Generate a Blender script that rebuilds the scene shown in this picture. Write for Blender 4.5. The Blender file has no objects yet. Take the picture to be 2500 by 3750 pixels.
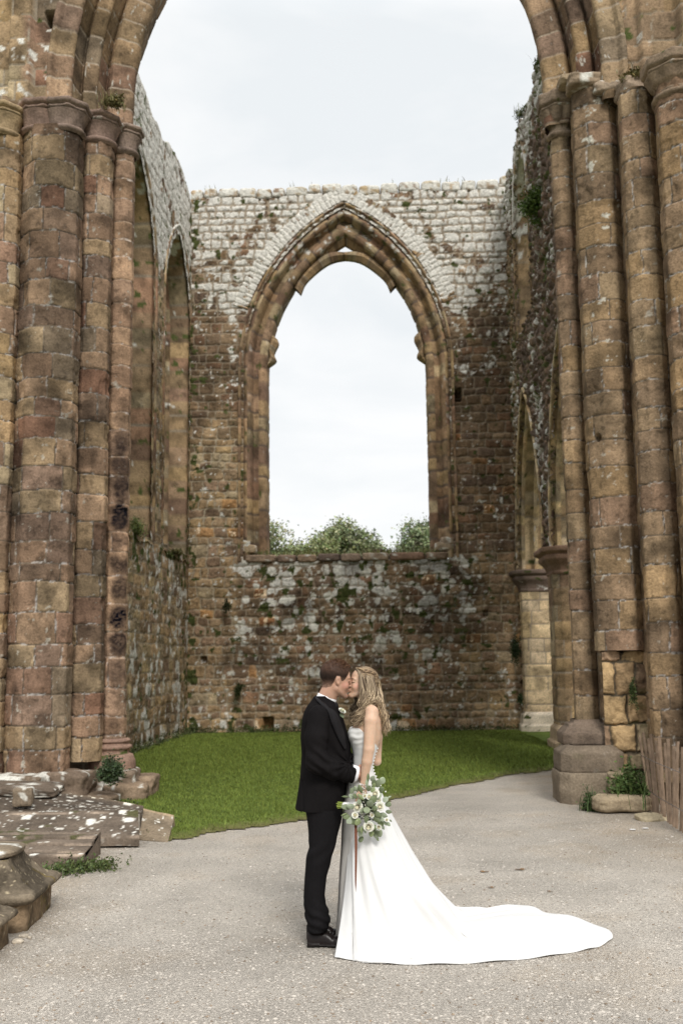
import bpy, math, numpy as np
R_ = math.radians
sc = bpy.context.scene
COL = sc.collection
rng = np.random.default_rng(7)
# ------------------------------------------------------------------ camera
F, CX, CY, H = 3826., 1250., 1875., 1.82
_p, _r = R_(8.15), R_(0.7)
fw = np.array([0, math.cos(_p), math.sin(_p)])
_r0 = np.array([1, 0, 0.]); _u0 = np.array([0, -math.sin(_p), math.cos(_p)])
rt = math.cos(_r)*_r0 - math.sin(_r)*_u0
up = math.sin(_r)*_r0 + math.cos(_r)*_u0
CAM = np.array([0, 0, H])
def ray(x, y): return fw + rt*(x-CX)/F - up*(y-CY)/F
def P(x, y, Y): d = ray(x, y); return CAM + d*Y/d[1]          # a point seen at (x, y) that stands at depth Y
def G(x, y, z=0.): d = ray(x, y); return CAM + d*(z-H)/d[2]    # a point on the ground
camd = bpy.data.cameras.new('camera'); cam = bpy.data.objects.new('camera', camd); COL.objects.link(cam)
from mathutils import Matrix, Vector
m = Matrix(((rt[0], up[0], -fw[0], 0), (rt[1], up[1], -fw[1], 0), (rt[2], up[2], -fw[2], H), (0, 0, 0, 1)))
cam.matrix_world = m
camd.sensor_fit = 'HORIZONTAL'; camd.sensor_width = 24.0; camd.lens = F/2500*24.0
camd.clip_start = 0.1; camd.clip_end = 2000
camd.dof.use_dof = True; camd.dof.focus_distance = 7.1; camd.dof.aperture_fstop = 3.0
sc.camera = cam
# ------------------------------------------------------------------ light: an overcast day
SUN_EL, SUN_AZ = R_(40), R_(166)      # azimuth from +Y clockwise: high, behind the camera to the right
w = bpy.data.worlds.new('World'); sc.world = w; w.use_nodes = True
nt = w.node_tree; nt.nodes.clear()
def N(nt, t, **k):
    n = nt.nodes.new(t)
    for a, b in k.items():
        if a in ('inputs',):
            for i, v in b.items(): n.inputs[i].default_value = v
        else: setattr(n, a, b)
    return n
L = nt.links.new
out = N(nt, 'ShaderNodeOutputWorld'); bg = N(nt, 'ShaderNodeBackground')
sky = N(nt, 'ShaderNodeTexSky'); sky.sky_type = 'NISHITA'; sky.sun_disc = False
sky.sun_elevation = SUN_EL; sky.sun_rotation = SUN_AZ; sky.air_density = 1.0; sky.dust_density = 3.0
geo = N(nt, 'ShaderNodeTexCoord'); sep = N(nt, 'ShaderNodeSeparateXYZ')
L(geo.outputs['Generated'], sep.inputs[0])
mp = N(nt, 'ShaderNodeMapping'); mp.inputs['Scale'].default_value = (1.0, 1.0, 3.2); mp.inputs['Rotation'].default_value = (0, 0.15, 0.4)
L(geo.outputs['Generated'], mp.inputs[0])
n1 = N(nt, 'ShaderNodeTexNoise', inputs={'Scale': 2.3, 'Detail': 7.0, 'Roughness': 0.55, 'Distortion': 0.4}); L(mp.outputs[0], n1.inputs[0])
cr = N(nt, 'ShaderNodeValToRGB'); L(n1.outputs['Fac'], cr.inputs[0])
cr.color_ramp.elements[0].position = 0.38; cr.color_ramp.elements[0].color = (8.8, 9.15, 9.35, 1)
cr.color_ramp.elements[1].position = 0.60; cr.color_ramp.elements[1].color = (10.2, 10.25, 10.25, 1)
# cloud deck brightens towards the zenith, as an overcast sky does
mr = N(nt, 'ShaderNodeMapRange', inputs={1: 0.55, 2: 0.95, 3: 1.0, 4: 2.1}); L(sep.outputs['Z'], mr.inputs[0])
mu = N(nt, 'ShaderNodeMixRGB', blend_type='MULTIPLY'); mu.inputs[0].default_value = 1
L(cr.outputs[0], mu.inputs[1]); L(mr.outputs[0], mu.inputs[2])
mx = N(nt, 'ShaderNodeMixRGB'); mx.inputs[0].default_value = 0.93
L(sky.outputs[0], mx.inputs[1]); L(mu.outputs[0], mx.inputs[2]); L(mx.outputs[0], bg.inputs[0])
bg.inputs[1].default_value = 0.10; L(bg.outputs[0], out.inputs[0])
sd = bpy.data.lights.new('sun', 'SUN'); sd.energy = 2.3; sd.angle = R_(17); sd.color = (1, 0.965, 0.91)
so = bpy.data.objects.new('sun', sd); COL.objects.link(so)
_dir = Vector((math.sin(SUN_AZ)*math.cos(SUN_EL), math.cos(SUN_AZ)*math.cos(SUN_EL), math.sin(SUN_EL)))
so.rotation_euler = _dir.to_track_quat('Z', 'Y').to_euler(); so.location = (0, 0, 40)
vs = sc.view_settings; sc.display_settings.display_device = 'sRGB'
vs.view_transform = 'Standard'; vs.look = 'None'; vs.gamma = 1; vs.use_curve_mapping = False; vs.exposure = 0.04
cy = sc.cycles
cy.max_bounces = 5; cy.diffuse_bounces = 3; cy.glossy_bounces = 2; cy.transmission_bounces = 3; cy.transparent_max_bounces = 6
cy.use_denoising = True; cy.sample_clamp_indirect = 6; cy.caustics_reflective = False; cy.caustics_refractive = False
# ------------------------------------------------------------------ building frame (turned 2.8 degrees to the camera)
PH = R_(2.8); CP, SP = math.cos(PH), math.sin(PH)
def B(u, v, z):
    u = np.asarray(u, float); v = np.asarray(v, float); z = np.asarray(z, float)
    u, v, z = np.broadcast_arrays(u, v, z)
    return np.stack([u*CP+v*SP, -u*SP+v*CP, z], -1)
def rotdir(d):
    return np.stack([d[..., 0]*CP+d[..., 1]*SP, -d[..., 0]*SP+d[..., 1]*CP, d[..., 2]], -1)
# ------------------------------------------------------------------ noise
def _h(i, j, k, s):
    n = (i.astype(np.int64)*374761393 + j.astype(np.int64)*668265263 + k.astype(np.int64)*2147483647 + s*1274126177) & 0xffffffff
    n = ((n ^ (n >> 13))*1274126177) & 0xffffffff
    n = ((n ^ (n >> 16))*2246822519) & 0xffffffff
    return ((n ^ (n >> 15)) & 0xffffff)/float(0xffffff)
def vn(x, y, z=0., s=0):
    x, y, z = np.broadcast_arrays(np.asarray(x, float), np.asarray(y, float), np.asarray(z, float))
    i, j, k = np.floor(x), np.floor(y), np.floor(z)
    a, b, c = x-i, y-j, z-k
    a = a*a*(3-2*a); b = b*b*(3-2*b); c = c*c*(3-2*c)
    i = i.astype(np.int64); j = j.astype(np.int64); k = k.astype(np.int64)
    def hh(di, dj, dk): return _h(i+di, j+dj, k+dk, s)
    r = 0
    for dk, wk in ((0, 1-c), (1, c)):
        r = r + wk*((hh(0, 0, dk)*(1-a)+hh(1, 0, dk)*a)*(1-b)+(hh(0, 1, dk)*(1-a)+hh(1, 1, dk)*a)*b)
    return r
def vn2(x, y, s=0):
    x, y = np.broadcast_arrays(np.asarray(x, float), np.asarray(y, float))
    i, j = np.floor(x), np.floor(y); a, b = x-i, y-j
    a = a*a*(3-2*a); b = b*b*(3-2*b); i = i.astype(np.int64); j = j.astype(np.int64); k = np.zeros_like(i)
    return (_h(i, j, k, s)*(1-a)+_h(i+1, j, k, s)*a)*(1-b)+(_h(i, j+1, k, s)*(1-a)+_h(i+1, j+1, k, s)*a)*b
def fb2(x, y, s=0, o=4):
    r = 0; a = .5; t = 0
    for q in range(o):
        r = r + a*vn2(x*2**q+q*17.3, y*2**q+q*9.1, s+q); t += a; a *= .5
    return r/t
def fb3(x, y, z, s=0, o=3):
    r = 0; a = .5; t = 0
    for q in range(o):
        r = r + a*vn(x*2**q+q*17.3, y*2**q+q*9.1, z*2**q, s+q); t += a; a *= .5
    return r/t
def sst(a, b, x): t = np.clip((x-a)/(b-a), 0, 1); return t*t*(3-2*t)
def hid(i, s=0): i = np.asarray(i); return _h(i, i*0+3, i*0+5, s)
# ------------------------------------------------------------------ meshes
def mesh_obj(name, V, Fa, mat, parent=None, col=None, smooth=True, loc=None):
    """V (n,3), Fa (m,4) or (m,3) array or list of both; one mesh object"""
    V = np.asarray(V, np.float32).reshape(-1, 3)
    off = np.zeros(3)
    if parent is not None:
        off = np.array(parent.matrix_world.translation) if parent.get('_o') is None else np.array(parent['_o'])
    elif loc is not None: off = np.asarray(loc, float)
    V = V - off.astype(np.float32)
    fl = Fa if isinstance(Fa, list) else [Fa]
    fl = [np.asarray(f, np.int64) for f in fl if len(f)]
    me = bpy.data.meshes.new(name)
    me.vertices.add(len(V)); me.vertices.foreach_set('co', V.ravel())
    nl = sum(f.size for f in fl); npoly = sum(len(f) for f in fl)
    me.loops.add(nl); me.polygons.add(npoly)
    me.loops.foreach_set('vertex_index', np.concatenate([f.ravel() for f in fl]).astype(np.int32))
    tot = np.concatenate([np.full(len(f), f.shape[1]) for f in fl]); st = np.concatenate([[0], np.cumsum(tot)[:-1]])
    me.polygons.foreach_set('loop_start', st.astype(np.int32)); me.polygons.foreach_set('loop_total', tot.astype(np.int32))
    me.polygons.foreach_set('use_smooth', np.full(npoly, smooth))
    if col is not None:
        c = np.ones((len(V), 4), np.float32); c[:, :3] = np.asarray(col, np.float32).reshape(-1, 3) if np.ndim(col) > 1 else np.asarray(col, np.float32)
        ca = me.color_attributes.new('col', 'FLOAT_COLOR', 'POINT'); ca.data.foreach_set('color', c.ravel())
    me.update(calc_edges=True); me.validate()
    if mat is not None: me.materials.append(mat)
    o = bpy.data.objects.new(name, me); COL.objects.link(o)
    if parent is not None: o.parent = parent; o['_o'] = [float(a) for a in off]
    elif loc is not None: o.location = [float(a) for a in off]
    if parent is not None: pass
    return o
def thing(name, label, cat, loc=(0, 0, 0), group=None):
    o = bpy.data.objects.new(name, None); COL.objects.link(o); o.location = [float(a) for a in loc]
    o.empty_display_size = .1
    o['_o'] = [float(a) for a in loc]; o['label'] = label; o['category'] = cat
    if group: o['group'] = group
    return o
def tag(o, label=None, cat=None, group=None, kind=None):
    if label: o['label'] = label
    if cat: o['category'] = cat
    if group: o['group'] = group
    if kind: o['kind'] = kind
    return o
def gridfaces(n, m, mask=None, closed=False):
    i = np.arange(n-1)[:, None]*m + np.arange(m-1)[None]
    f = np.stack([i, i+1, i+m+1, i+m], -1)
    if mask is not None: f = f[mask]
    f = f.reshape(-1, 4)
    return f
class MB:
    """collects pieces into one mesh"""
    def __init__(s): s.V = []; s.Q = []; s.T = []; s.C = []; s.n = 0
    def add(s, V, Fq, col=(1, 1, 1)):
        V = np.asarray(V, float).reshape(-1, 3); Fq = np.asarray(Fq, np.int64)
        c = np.asarray(col, float)
        s.C.append(np.broadcast_to(c, V.shape).copy() if c.ndim == 1 else c.reshape(-1, 3))
        s.V.append(V); (s.Q if Fq.shape[-1] == 4 else s.T).append(Fq+s.n); s.n += len(V)
    def build(s, name, mat, parent=None, smooth=True, loc=None):
        fl = []
        if s.Q: fl.append(np.concatenate(s.Q))
        if s.T: fl.append(np.concatenate(s.T))
        return mesh_obj(name, np.concatenate(s.V), fl, mat, parent, np.concatenate(s.C), smooth, loc)
def box_vf(c, hx, hy, hz, ax=None, taper=1.0, bev=0.0):
    """rotated box, optional bevel made by insetting the corners"""
    ax = np.eye(3) if ax is None else np.asarray(ax)
    b = np.array([(-1, -1, -1), (1, -1, -1), (1, 1, -1), (-1, 1, -1), (-1, -1, 1), (1, -1, 1), (1, 1, 1), (-1, 1, 1)], float)
    b = b*[hx, hy, hz]; b[4:, :2] *= taper
    return b@ax+np.asarray(c), np.array([(0, 3, 2, 1), (4, 5, 6, 7), (0, 1, 5, 4), (1, 2, 6, 5), (2, 3, 7, 6), (3, 0, 4, 7)])
def tube_vf(pts, rad, n=8, flat=1.0, cap=True):
    pts = np.asarray(pts, float); k = len(pts); rad = np.broadcast_to(np.asarray(rad, float), (k,))
    t = np.gradient(pts, axis=0); t /= np.linalg.norm(t, axis=1)[:, None]+1e-9
    ref = np.array([0, 0, 1.]) if abs(t[:, 2]).mean() < .8 else np.array([1, 0, 0.])
    a = np.cross(t, ref); a /= np.linalg.norm(a, axis=1)[:, None]+1e-9; b = np.cross(a, t)
    an = np.arange(n)/n*2*np.pi
    V = pts[:, None]+rad[:, None, None]*(np.cos(an)[None, :, None]*a[:, None]+flat*np.sin(an)[None, :, None]*b[:, None])
    i = np.arange(k-1)[:, None]*n; j = np.arange(n)[None]; j2 = (j+1) % n
    Fq = np.stack([i+j, i+j2, i+n+j2, i+n+j], -1).reshape(-1, 4)
    V = V.reshape(-1, 3)
    if cap:
        V = np.concatenate([V, pts[:1], pts[-1:]]); c0, c1 = k*n, k*n+1
        j = np.arange(n); j2 = (j+1) % n
        Fq = np.concatenate([Fq, np.stack([j2, j, np.full(n, c0), np.full(n, c0)], -1), np.stack([(k-1)*n+j, (k-1)*n+j2, np.full(n, c1), np.full(n, c1)], -1)])
        tri = Fq[-2*n:, :3]; Fq = Fq[:-2*n]
        return V, Fq, tri
    return V, Fq, None
def add_tube(mb, pts, rad, col=(1, 1, 1), n=8, flat=1.0, cap=True):
    V, Fq, T = tube_vf(pts, rad, n, flat, cap)
    s = mb.n; mb.add(V, Fq, col)
    if T is not None: mb.T.append(T+s)
def spline(pts, n):
    """Catmull-Rom through the points"""
    p = np.asarray(pts, float); p = np.concatenate([[2*p[0]-p[1]], p, [2*p[-1]-p[-2]]]); k = len(p)-3
    t = np.linspace(0, k-1e-9, n); i = t.astype(int); f = (t-i)[:, None]
    a, b, c, d = p[i], p[i+1], p[i+2], p[i+3]
    return .5*((2*b)+(-a+c)*f+(2*a-5*b+4*c-d)*f*f+(-a+3*b-3*c+d)*f**3)
# ------------------------------------------------------------------ materials
def new_mat(name):
    mt = bpy.data.materials.new(name); mt.use_nodes = True
    nt = mt.node_tree; bs = nt.nodes['Principled BSDF']; return mt, nt, bs
def noise_col(name, rough=.9, spec=.2, scale=30., amt=.35, bump=.3, bdist=.01, sc2=None, sheen=0., sss=0., use_col=True, base=(.5, .5, .5), scale3=None):
    mt, nt, bs = new_mat(name); L = nt.links.new
    tc = N(nt, 'ShaderNodeNewGeometry')
    n1 = N(nt, 'ShaderNodeTexNoise', inputs={'Scale': scale, 'Detail': 5.0, 'Roughness': .65}); L(tc.outputs['Position'], n1.inputs[0])
    mr = N(nt, 'ShaderNodeMapRange', inputs={1: .25, 2: .75, 3: 1-amt, 4: 1+amt}); L(n1.outputs['Fac'], mr.inputs[0])
    if use_col: at = N(nt, 'ShaderNodeAttribute', attribute_name='col'); co = at.outputs['Color']
    else: rg = N(nt, 'ShaderNodeRGB'); rg.outputs[0].default_value = (*base, 1); co = rg.outputs[0]
    mm = N(nt, 'ShaderNodeVectorMath', operation='SCALE'); L(co, mm.inputs[0]); L(mr.outputs[0], mm.inputs['Scale'])
    L(mm.outputs[0], bs.inputs['Base Color'])
    bs.inputs['Roughness'].default_value = rough; bs.inputs['Specular IOR Level'].default_value = spec
    if sheen: bs.inputs['Sheen Weight'].default_value = sheen; bs.inputs['Sheen Roughness'].default_value = .5
    if sss:
        bs.inputs['Subsurface Weight'].default_value = sss; bs.inputs['Subsurface Radius'].default_value = (1, .35, .2); bs.inputs['Subsurface Scale'].default_value = .008
    if bump:
        n2 = N(nt, 'ShaderNodeTexNoise', inputs={'Scale': sc2 or scale*2, 'Detail': 4.0, 'Roughness': .6}); L(tc.outputs['Position'], n2.inputs[0])
        bp = N(nt, 'ShaderNodeBump', inputs={'Strength': bump, 'Distance': bdist}); L(n2.outputs['Fac'], bp.inputs['Height']); L(bp.outputs[0], bs.inputs['Normal'])
    return mt
M_stone = noise_col('sandstone', .93, .15, 34., .36, .75, .014, 34.)
M_rubble = noise_col('rubble_stone', .95, .12, 14., .34, .9, .035, 16.)
M_leaf = noise_col('leaf', .6, .3, 8., .2, 0)
M_leaf.node_tree.nodes['Principled BSDF'].inputs['Subsurface Weight'].default_value = .0
M_skin = noise_col('skin', .5, .35, 60., .06, .08, .001, 300., sss=.25)
M_hair = noise_col('hair', .55, .14, 140., .3, .3, .001, 300.)
M_suit = noise_col('black_wool', .8, .045, 40., .12, .1, .001, 600.)
M_satin = noise_col('black_satin', .5, .12, 40., .1, .0)
M_shirt = noise_col('white_cotton', .8, .2, 40., .02, .1, .001, 200.)
M_dress = noise_col('ivory_crepe', .72, .25, 30., .015, .12, .0012, 500.)
M_shoe = noise_col('black_patent_leather', .28, .18, 40., .1, .1, .001, 60.)
M_petal = noise_col('petal', .6, .3, 60., .05, .0, sss=.1)
M_euca = noise_col('eucalyptus_leaf', .55, .35, 60., .15, .1, .001, 200.)
M_wood = noise_col('weathered_wood', .85, .2, 12., .3, .5, .006, 40.)
M_ribbon = noise_col('satin_ribbon', .6, .15, 60., .1, .0)
M_pearl = noise_col('pearl', .2, .6, 60., .02, .0)
# ------------------------------------------------------------------ masonry
WARM = np.array([.91, .825, .705])
def spots(S, T, seed, cell, dens, rmin, rmax, soft=.25):
    """round lichen colonies, one chance per cell"""
    S = S+.3*cell*(fb2(S*2.2/cell, T*2.2/cell, seed+6, 2)-.5); T = T+.3*cell*(fb2(S*2.2/cell+9, T*2.2/cell, seed+7, 2)-.5)
    gi = np.floor(S/cell).astype(np.int64); gj = np.floor(T/cell).astype(np.int64); m = np.zeros(S.shape); z = np.zeros_like(gi)
    for a in (-1, 0, 1):
        for b in (-1, 0, 1):
            i, j = gi+a, gj+b; cx = (i+_h(i, j, z, seed))*cell; cy = (j+_h(i, j, z, seed+1))*cell
            r_ = rmin+(rmax-rmin)*_h(i, j, z, seed+2)**2.2; on = _h(i, j, z, seed+3) < dens
            d = np.hypot((S-cx), (T-cy)*(.7+.6*_h(i, j, z, seed+4))); m = np.maximum(m, on*sst(r_, r_*(1-soft), d))
    return m
def blend(c, m, col): return c*(1-m)[..., None]+np.asarray(col)*m[..., None]
PAL_TAN = np.array([(.36, .27, .175), (.33, .255, .175), (.29, .225, .16), (.38, .29, .18), (.31, .235, .155), (.27, .20, .15), (.35, .30, .22)])
PAL_RED = np.array([(.30, .20, .15), (.27, .19, .15), (.33, .245, .18), (.29, .215, .165), (.25, .185, .145), (.36, .27, .2), (.31, .17, .12), (.24, .165, .135), (.34, .26, .17)])
PAL_BRN = np.array([(.23, .165, .115), (.19, .135, .10), (.26, .185, .125), (.17, .125, .10), (.21, .155, .115), (.28, .21, .15), (.235, .15, .105)])
PAL_PALE = np.array([(.45, .38, .27), (.42, .35, .25), (.40, .345, .27), (.47, .385, .25), (.38, .32, .235)])
PAL_PINK = np.array([(.46, .33, .245), (.44, .31, .235), (.48, .35, .26), (.42, .305, .24)])
def courses(lo, hi, h, seed):
    r = np.random.default_rng(seed); e = [lo-.02-r.random()*h[0]]
    while e[-1] < hi+.1: e.append(e[-1]+r.uniform(*h))
    return np.array(e)
def masonry(S, T, seed, hc=(.24, .34), wb=(.3, .6), joint=.012, rnd=.03, depth=.03, bulge=.01, wob=.012, rough=.006, boff=.012, rsc=9., tall=.0):
    """S, T 2-D coordinates on the wall face -> height field, stone id, face-ness (0 in a joint, 1 on a stone)"""
    S2 = S+wob*2*(fb2(S*2.3, T*2.3, seed+1, 2)-.5)+wob*.8*(vn2(S*11, T*11, seed+7)-.5)
    T2 = T+wob*2*(fb2(S*1.7, T*2.1, seed+2, 2)-.5)+wob*.8*(vn2(S*12, T*12, seed+8)-.5)
    ce = courses(T2.min(), T2.max(), hc, seed)
    row = np.clip(np.searchsorted(ce, T2)-1, 0, len(ce)-2)
    ID = np.zeros(S.shape, np.int64); dx = np.zeros(S.shape); X = np.zeros(S.shape); W = np.ones(S.shape)
    lo, hi = S2.min(), S2.max(); r = np.random.default_rng(seed+5)
    for q in range(len(ce)-1):
        be = [lo-r.uniform(0, wb[1])]
        while be[-1] < hi+.05: be.append(be[-1]+r.uniform(*wb))
        be = np.array(be); mk = row == q
        if not mk.any(): continue
        s = S2[mk]; k = np.clip(np.searchsorted(be, s)-1, 0, len(be)-2)
        dx[mk] = np.minimum(s-be[k], be[k+1]-s); ID[mk] = q*1000+k+1
        X[mk] = (s-be[k])/(be[k+1]-be[k]); W[mk] = be[k+1]-be[k]
    dy = np.minimum(T2-ce[row], ce[row+1]-T2); Yl = (T2-ce[row])/(ce[row+1]-ce[row])
    cr = rnd*1.2; qx = np.maximum(0, cr-dx); qy = np.maximum(0, cr-dy)
    d = np.where((dx < cr) | (dy < cr), cr-np.sqrt(qx*qx+qy*qy), np.minimum(dx, dy))
    d = d+.4*joint*(vn2(S*25, T*25, seed+4)-.5)*2
    face = sst(joint*.5, joint*.5+rnd*.5, d); prof = sst(joint*.3, joint*.3+rnd, d)
    rid = hid(ID, seed)
    h = depth*(prof-1)+bulge*(1-(2*X-1)**2)*(1-(2*Yl-1)**2)*(.3+rid*1.2)+boff*(hid(ID, seed+9)-.5)*2*prof
    h = h+rough*(fb2(S*rsc, T*rsc, seed+3, 4)-.5)*2
    return h, ID, face, X, Yl
def stonecol(ID, face, S, T, seed, pal=PAL_TAN, mortar=(.30, .25, .19), jit=.24, var=.42, patch=.48):
    pal = np.asarray(pal)*WARM; k = (hid(ID, seed+20)*len(pal)).astype(int) % len(pal)
    c = pal[k]*(1+jit*(hid(ID, seed+21)-.5)*2)[..., None]
    n = fb2(S*5.3, T*5.3, seed+22, 4); c = c*(1+var*(n-.5)*2.4)[..., None]
    dk = sst(.50, .74, fb2(S*2.1, T*2.6, seed+23, 4)); c = c*(1-patch*dk)[..., None]
    c = c*(1-.35*sst(.62, .75, fb2(S*16, T*16, seed+24, 3)))[..., None]
    return c*face[..., None]+np.asarray(mortar)*(1-face)[..., None]*(.8+.4*n)[..., None]
def lichen(c, S, T, seed, amt, face=None, colr=(.67, .645, .585), sc=7.):
    """amt 2-D 0..1 = share of the area covered"""
    n = fb2(S*sc, T*sc, seed+31, 4)*.6+fb2(S*sc*.35, T*sc*.35, seed+32, 3)*.4
    m = sst(0, .05, n-(.72-amt*.40))*sst(0.02, .12, amt)
    if face is not None: m = m*(.12+.88*face)
    n2 = vn2(S*30, T*30, seed+33)
    return c*(1-m)[..., None]+(np.asarray(colr)*(.72+.38*n2)[..., None])*m[..., None]
def moss(c, S, T, seed, amt, colr=(.07, .085, .025)):
    n = fb2(S*5, T*5, seed+41, 4); m = sst(0, .06, n-(.75-amt*.45))*sst(0.01, .1, amt)
    return c*(1-m)[..., None]+np.asarray(colr)*m[..., None]
def sheet(name, pos, nrm, h, col, mat, parent, mask=None, loc=None):
    n, m = h.shape
    V = pos+nrm*h[..., None]
    return mesh_obj(name, V.reshape(-1, 3), gridfaces(n, m, mask), mat, parent, col.reshape(-1, 3), True, loc)
def pointed(cx, w_, z0, zs, R):
    """opening outline: sill z0, springing zs, half width w_, radius R -> inside test and outline path"""
    def inside(s, z, g=0.):
        ww = w_+g; RR = R+g; x = np.abs(s-cx); c = R-w_
        return np.where(z < zs, (x < ww) & (z > z0-g), (x+c)**2+(z-zs)**2 < RR**2)
    def path(res, g=0., zb=None):
        RR = R+g; ww = w_+g; c = R-w_; b = z0 if zb is None else zb
        th = math.acos(c/RR); n1_ = max(2, int((zs-b)/res)); n2_ = int(RR*th/res)
        zz = np.linspace(b, zs, n1_, endpoint=False); a = np.linspace(0, th, n2_)
        Lp = np.stack([np.r_[np.full(n1_, -ww), c-RR*np.cos(a)], np.r_[zz, zs+RR*np.sin(a)]], -1)
        Ln = np.stack([np.r_[np.full(n1_, -1.), -np.cos(a)], np.r_[np.zeros(n1_), np.sin(a)]], -1)
        Rp = (Lp*[-1, 1])[::-1]; Rn = (Ln*[-1, 1])[::-1]
        pts = np.concatenate([Lp, Rp])+[cx, 0]; nn = np.concatenate([Ln, Rn])
        s = np.r_[0, np.cumsum(np.linalg.norm(np.diff(pts, axis=0), axis=1))]
        s[len(Lp):] += 3.0
        return pts, nn, s, n1_, n2_
    return inside, path
def resample(pr, res):
    pr = np.asarray(pr, float); out_ = []; seg = []
    for q in range(len(pr)-1):
        n_ = max(1, int(np.ceil(np.linalg.norm(pr[q+1, :2]-pr[q, :2])/res)))
        for k in range(n_): out_.append(pr[q, :2]+(pr[q+1, :2]-pr[q, :2])*k/n_); seg.append(q)
    out_.append(pr[-1, :2]); seg.append(len(pr)-2)
    return np.array(out_), np.array(seg)
def arcp(c, r, a0, a1, n=7):
    a = np.radians(np.linspace(a0, a1, n)); return [(c[0]+r*math.cos(t), c[1]+r*math.sin(t)) for t in a]
def sweep(name, mp, path, prof, mat, parent, seed, res=.03, orders=None, L=(.26, .44), pal=PAL_TAN, mortar=(.24, .2, .15), fn=None, rough=.006, joint=.01, sel=None, depth=.012):
    """moulded jamb and arch: prof is (offset outward, towards viewer) points swept along an opening outline; mp(h, z, d) -> world"""
    pts, nn, s, n1_, n2_ = path
    if sel is not None: pts, nn, s = pts[sel], nn[sel], s[sel]
    pr, seg = resample(prof, res)
    tn = np.gradient(pr, axis=0); pn = np.stack([-tn[:, 1], tn[:, 0]], -1); pn /= np.linalg.norm(pn, axis=1)[:, None]+1e-9
    if orders is None: orders = [0]
    og = np.searchsorted(np.array(orders), seg, side='right')-1
    pl = np.r_[0, np.cumsum(np.linalg.norm(np.diff(pr, axis=0), axis=1))]
    Tg, Sg = np.meshgrid(pl, s)
    h = np.zeros(Sg.shape); col = np.zeros(Sg.shape+(3,))
    for o_ in np.unique(og):
        k = og == o_
        hh, ID, face, X, Yl = masonry(Tg[:, k]*0+.5+Tg[:, k]*.001, Sg[:, k], seed+o_*13, hc=L, wb=(50, 60), joint=joint, rnd=.02, depth=depth, bulge=.002, boff=.004, rough=rough, wob=.006)
        cc = stonecol(ID+o_*77, face, Tg[:, k]*1.0+o_*3, Sg[:, k], seed+o_, pal, mortar)
        h[:, k] = hh; col[:, k] = cc
    a = pr[None, :, 0]+h*pn[None, :, 0]; d = pr[None, :, 1]+h*pn[None, :, 1]
    hx = pts[:, 0][:, None]+nn[:, 0][:, None]*a; zz = pts[:, 1][:, None]+nn[:, 1][:, None]*a
    if fn is not None: col = fn(col, hx, zz, d, Sg, Tg)
    V = mp(hx, zz, d)
    return mesh_obj(name, V.reshape(-1, 3), gridfaces(*Sg.shape), mat, parent, col.reshape(-1, 3))
def wallsheet(name, mp, h0, h1, z0, topf, thick, res, seed, colf, mat, parent, holes=(), pits=(), mk=dict(), resz=None, relief=None):
    """face of a ruined wall; above its broken top the sheet folds back over the wall's thickness"""
    hs = np.arange(h0, h1+res*.5, res); resz = resz or res
    zt = topf(hs).max()+thick; zs_ = np.arange(z0, zt+resz, resz)
    Hh, Z = np.meshgrid(hs, zs_, indexing='ij')
    mk = dict(mk)
    if callable(mk.get('joint')): mk['joint'] = mk['joint'](Hh, Z)
    h, ID, face, X, Yl = masonry(Hh, Z, seed, **mk)
    top = topf(Hh)+.05*(fb2(Hh*3, Hh*0, seed+50, 3)-.5)*2
    over = Z > top
    for (ph, pz, pw, phh, pd) in pits:
        mkk = sst(pw+.02, pw-.01, np.abs(Hh-ph))*sst(phh+.02, phh-.01, np.abs(Z-pz)); h = h-pd*mkk
    if relief is not None: h = h+relief(Hh, Z)
    col = colf(Hh, Z, ID, face, X, Yl)
    for (ph, pz, pw, phh, pd) in pits:
        pass
    zz = np.where(over, top+h*.8, Z); dd = np.where(over, -(Z-top), h)
    V = mp(Hh, zz, dd)
    hc = .5*(Hh[:-1, :-1]+Hh[1:, 1:]); zc = .5*(Z[:-1, :-1]+Z[1:, 1:]); mask = np.ones(hc.shape, bool)
    for ins in holes: mask &= ~ins(hc, zc)
    return mesh_obj(name, V.reshape(-1, 3), gridfaces(*Hh.shape, mask), mat, parent, col.reshape(-1, 3))
def plane_strip(name, corners, mat, parent, seed, res=.04, pal=PAL_TAN, **k):
    """masonry on the quad a-b-c-d (a->b horizontal, a->d up)"""
    a, b, c, d = [np.asarray(q, float) for q in corners]
    w_ = np.linalg.norm(b-a); h_ = np.linalg.norm(d-a)
    s = np.linspace(0, 1, max(2, int(w_/res))); t = np.linspace(0, 1, max(2, int(h_/res)))
    S, T = np.meshgrid(s, t, indexing='ij')
    pos = (a+(b-a)*S[..., None])*(1-T[..., None])+(d+(c-d)*S[..., None])*T[..., None]
    n_ = np.cross(b-a, d-a); n_ /= np.linalg.norm(n_)
    h, ID, face, X, Yl = masonry(S*w_, T*h_, seed, **k)
    col = stonecol(ID, face, S*w_, T*h_, seed, pal)
    return sheet(name, pos, n_, h, col, mat, parent)
# coordinate maps for the three walls: (along, height, out of the face)
VE, UL, UR = 27.1, -5.35, 3.2
mpE = lambda h, z, d: B(h, VE-d, z)
mpL = lambda h, z, d: B(UL+d, h, z)
mpR = lambda h, z, d: B(UR-d, h, z)

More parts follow.
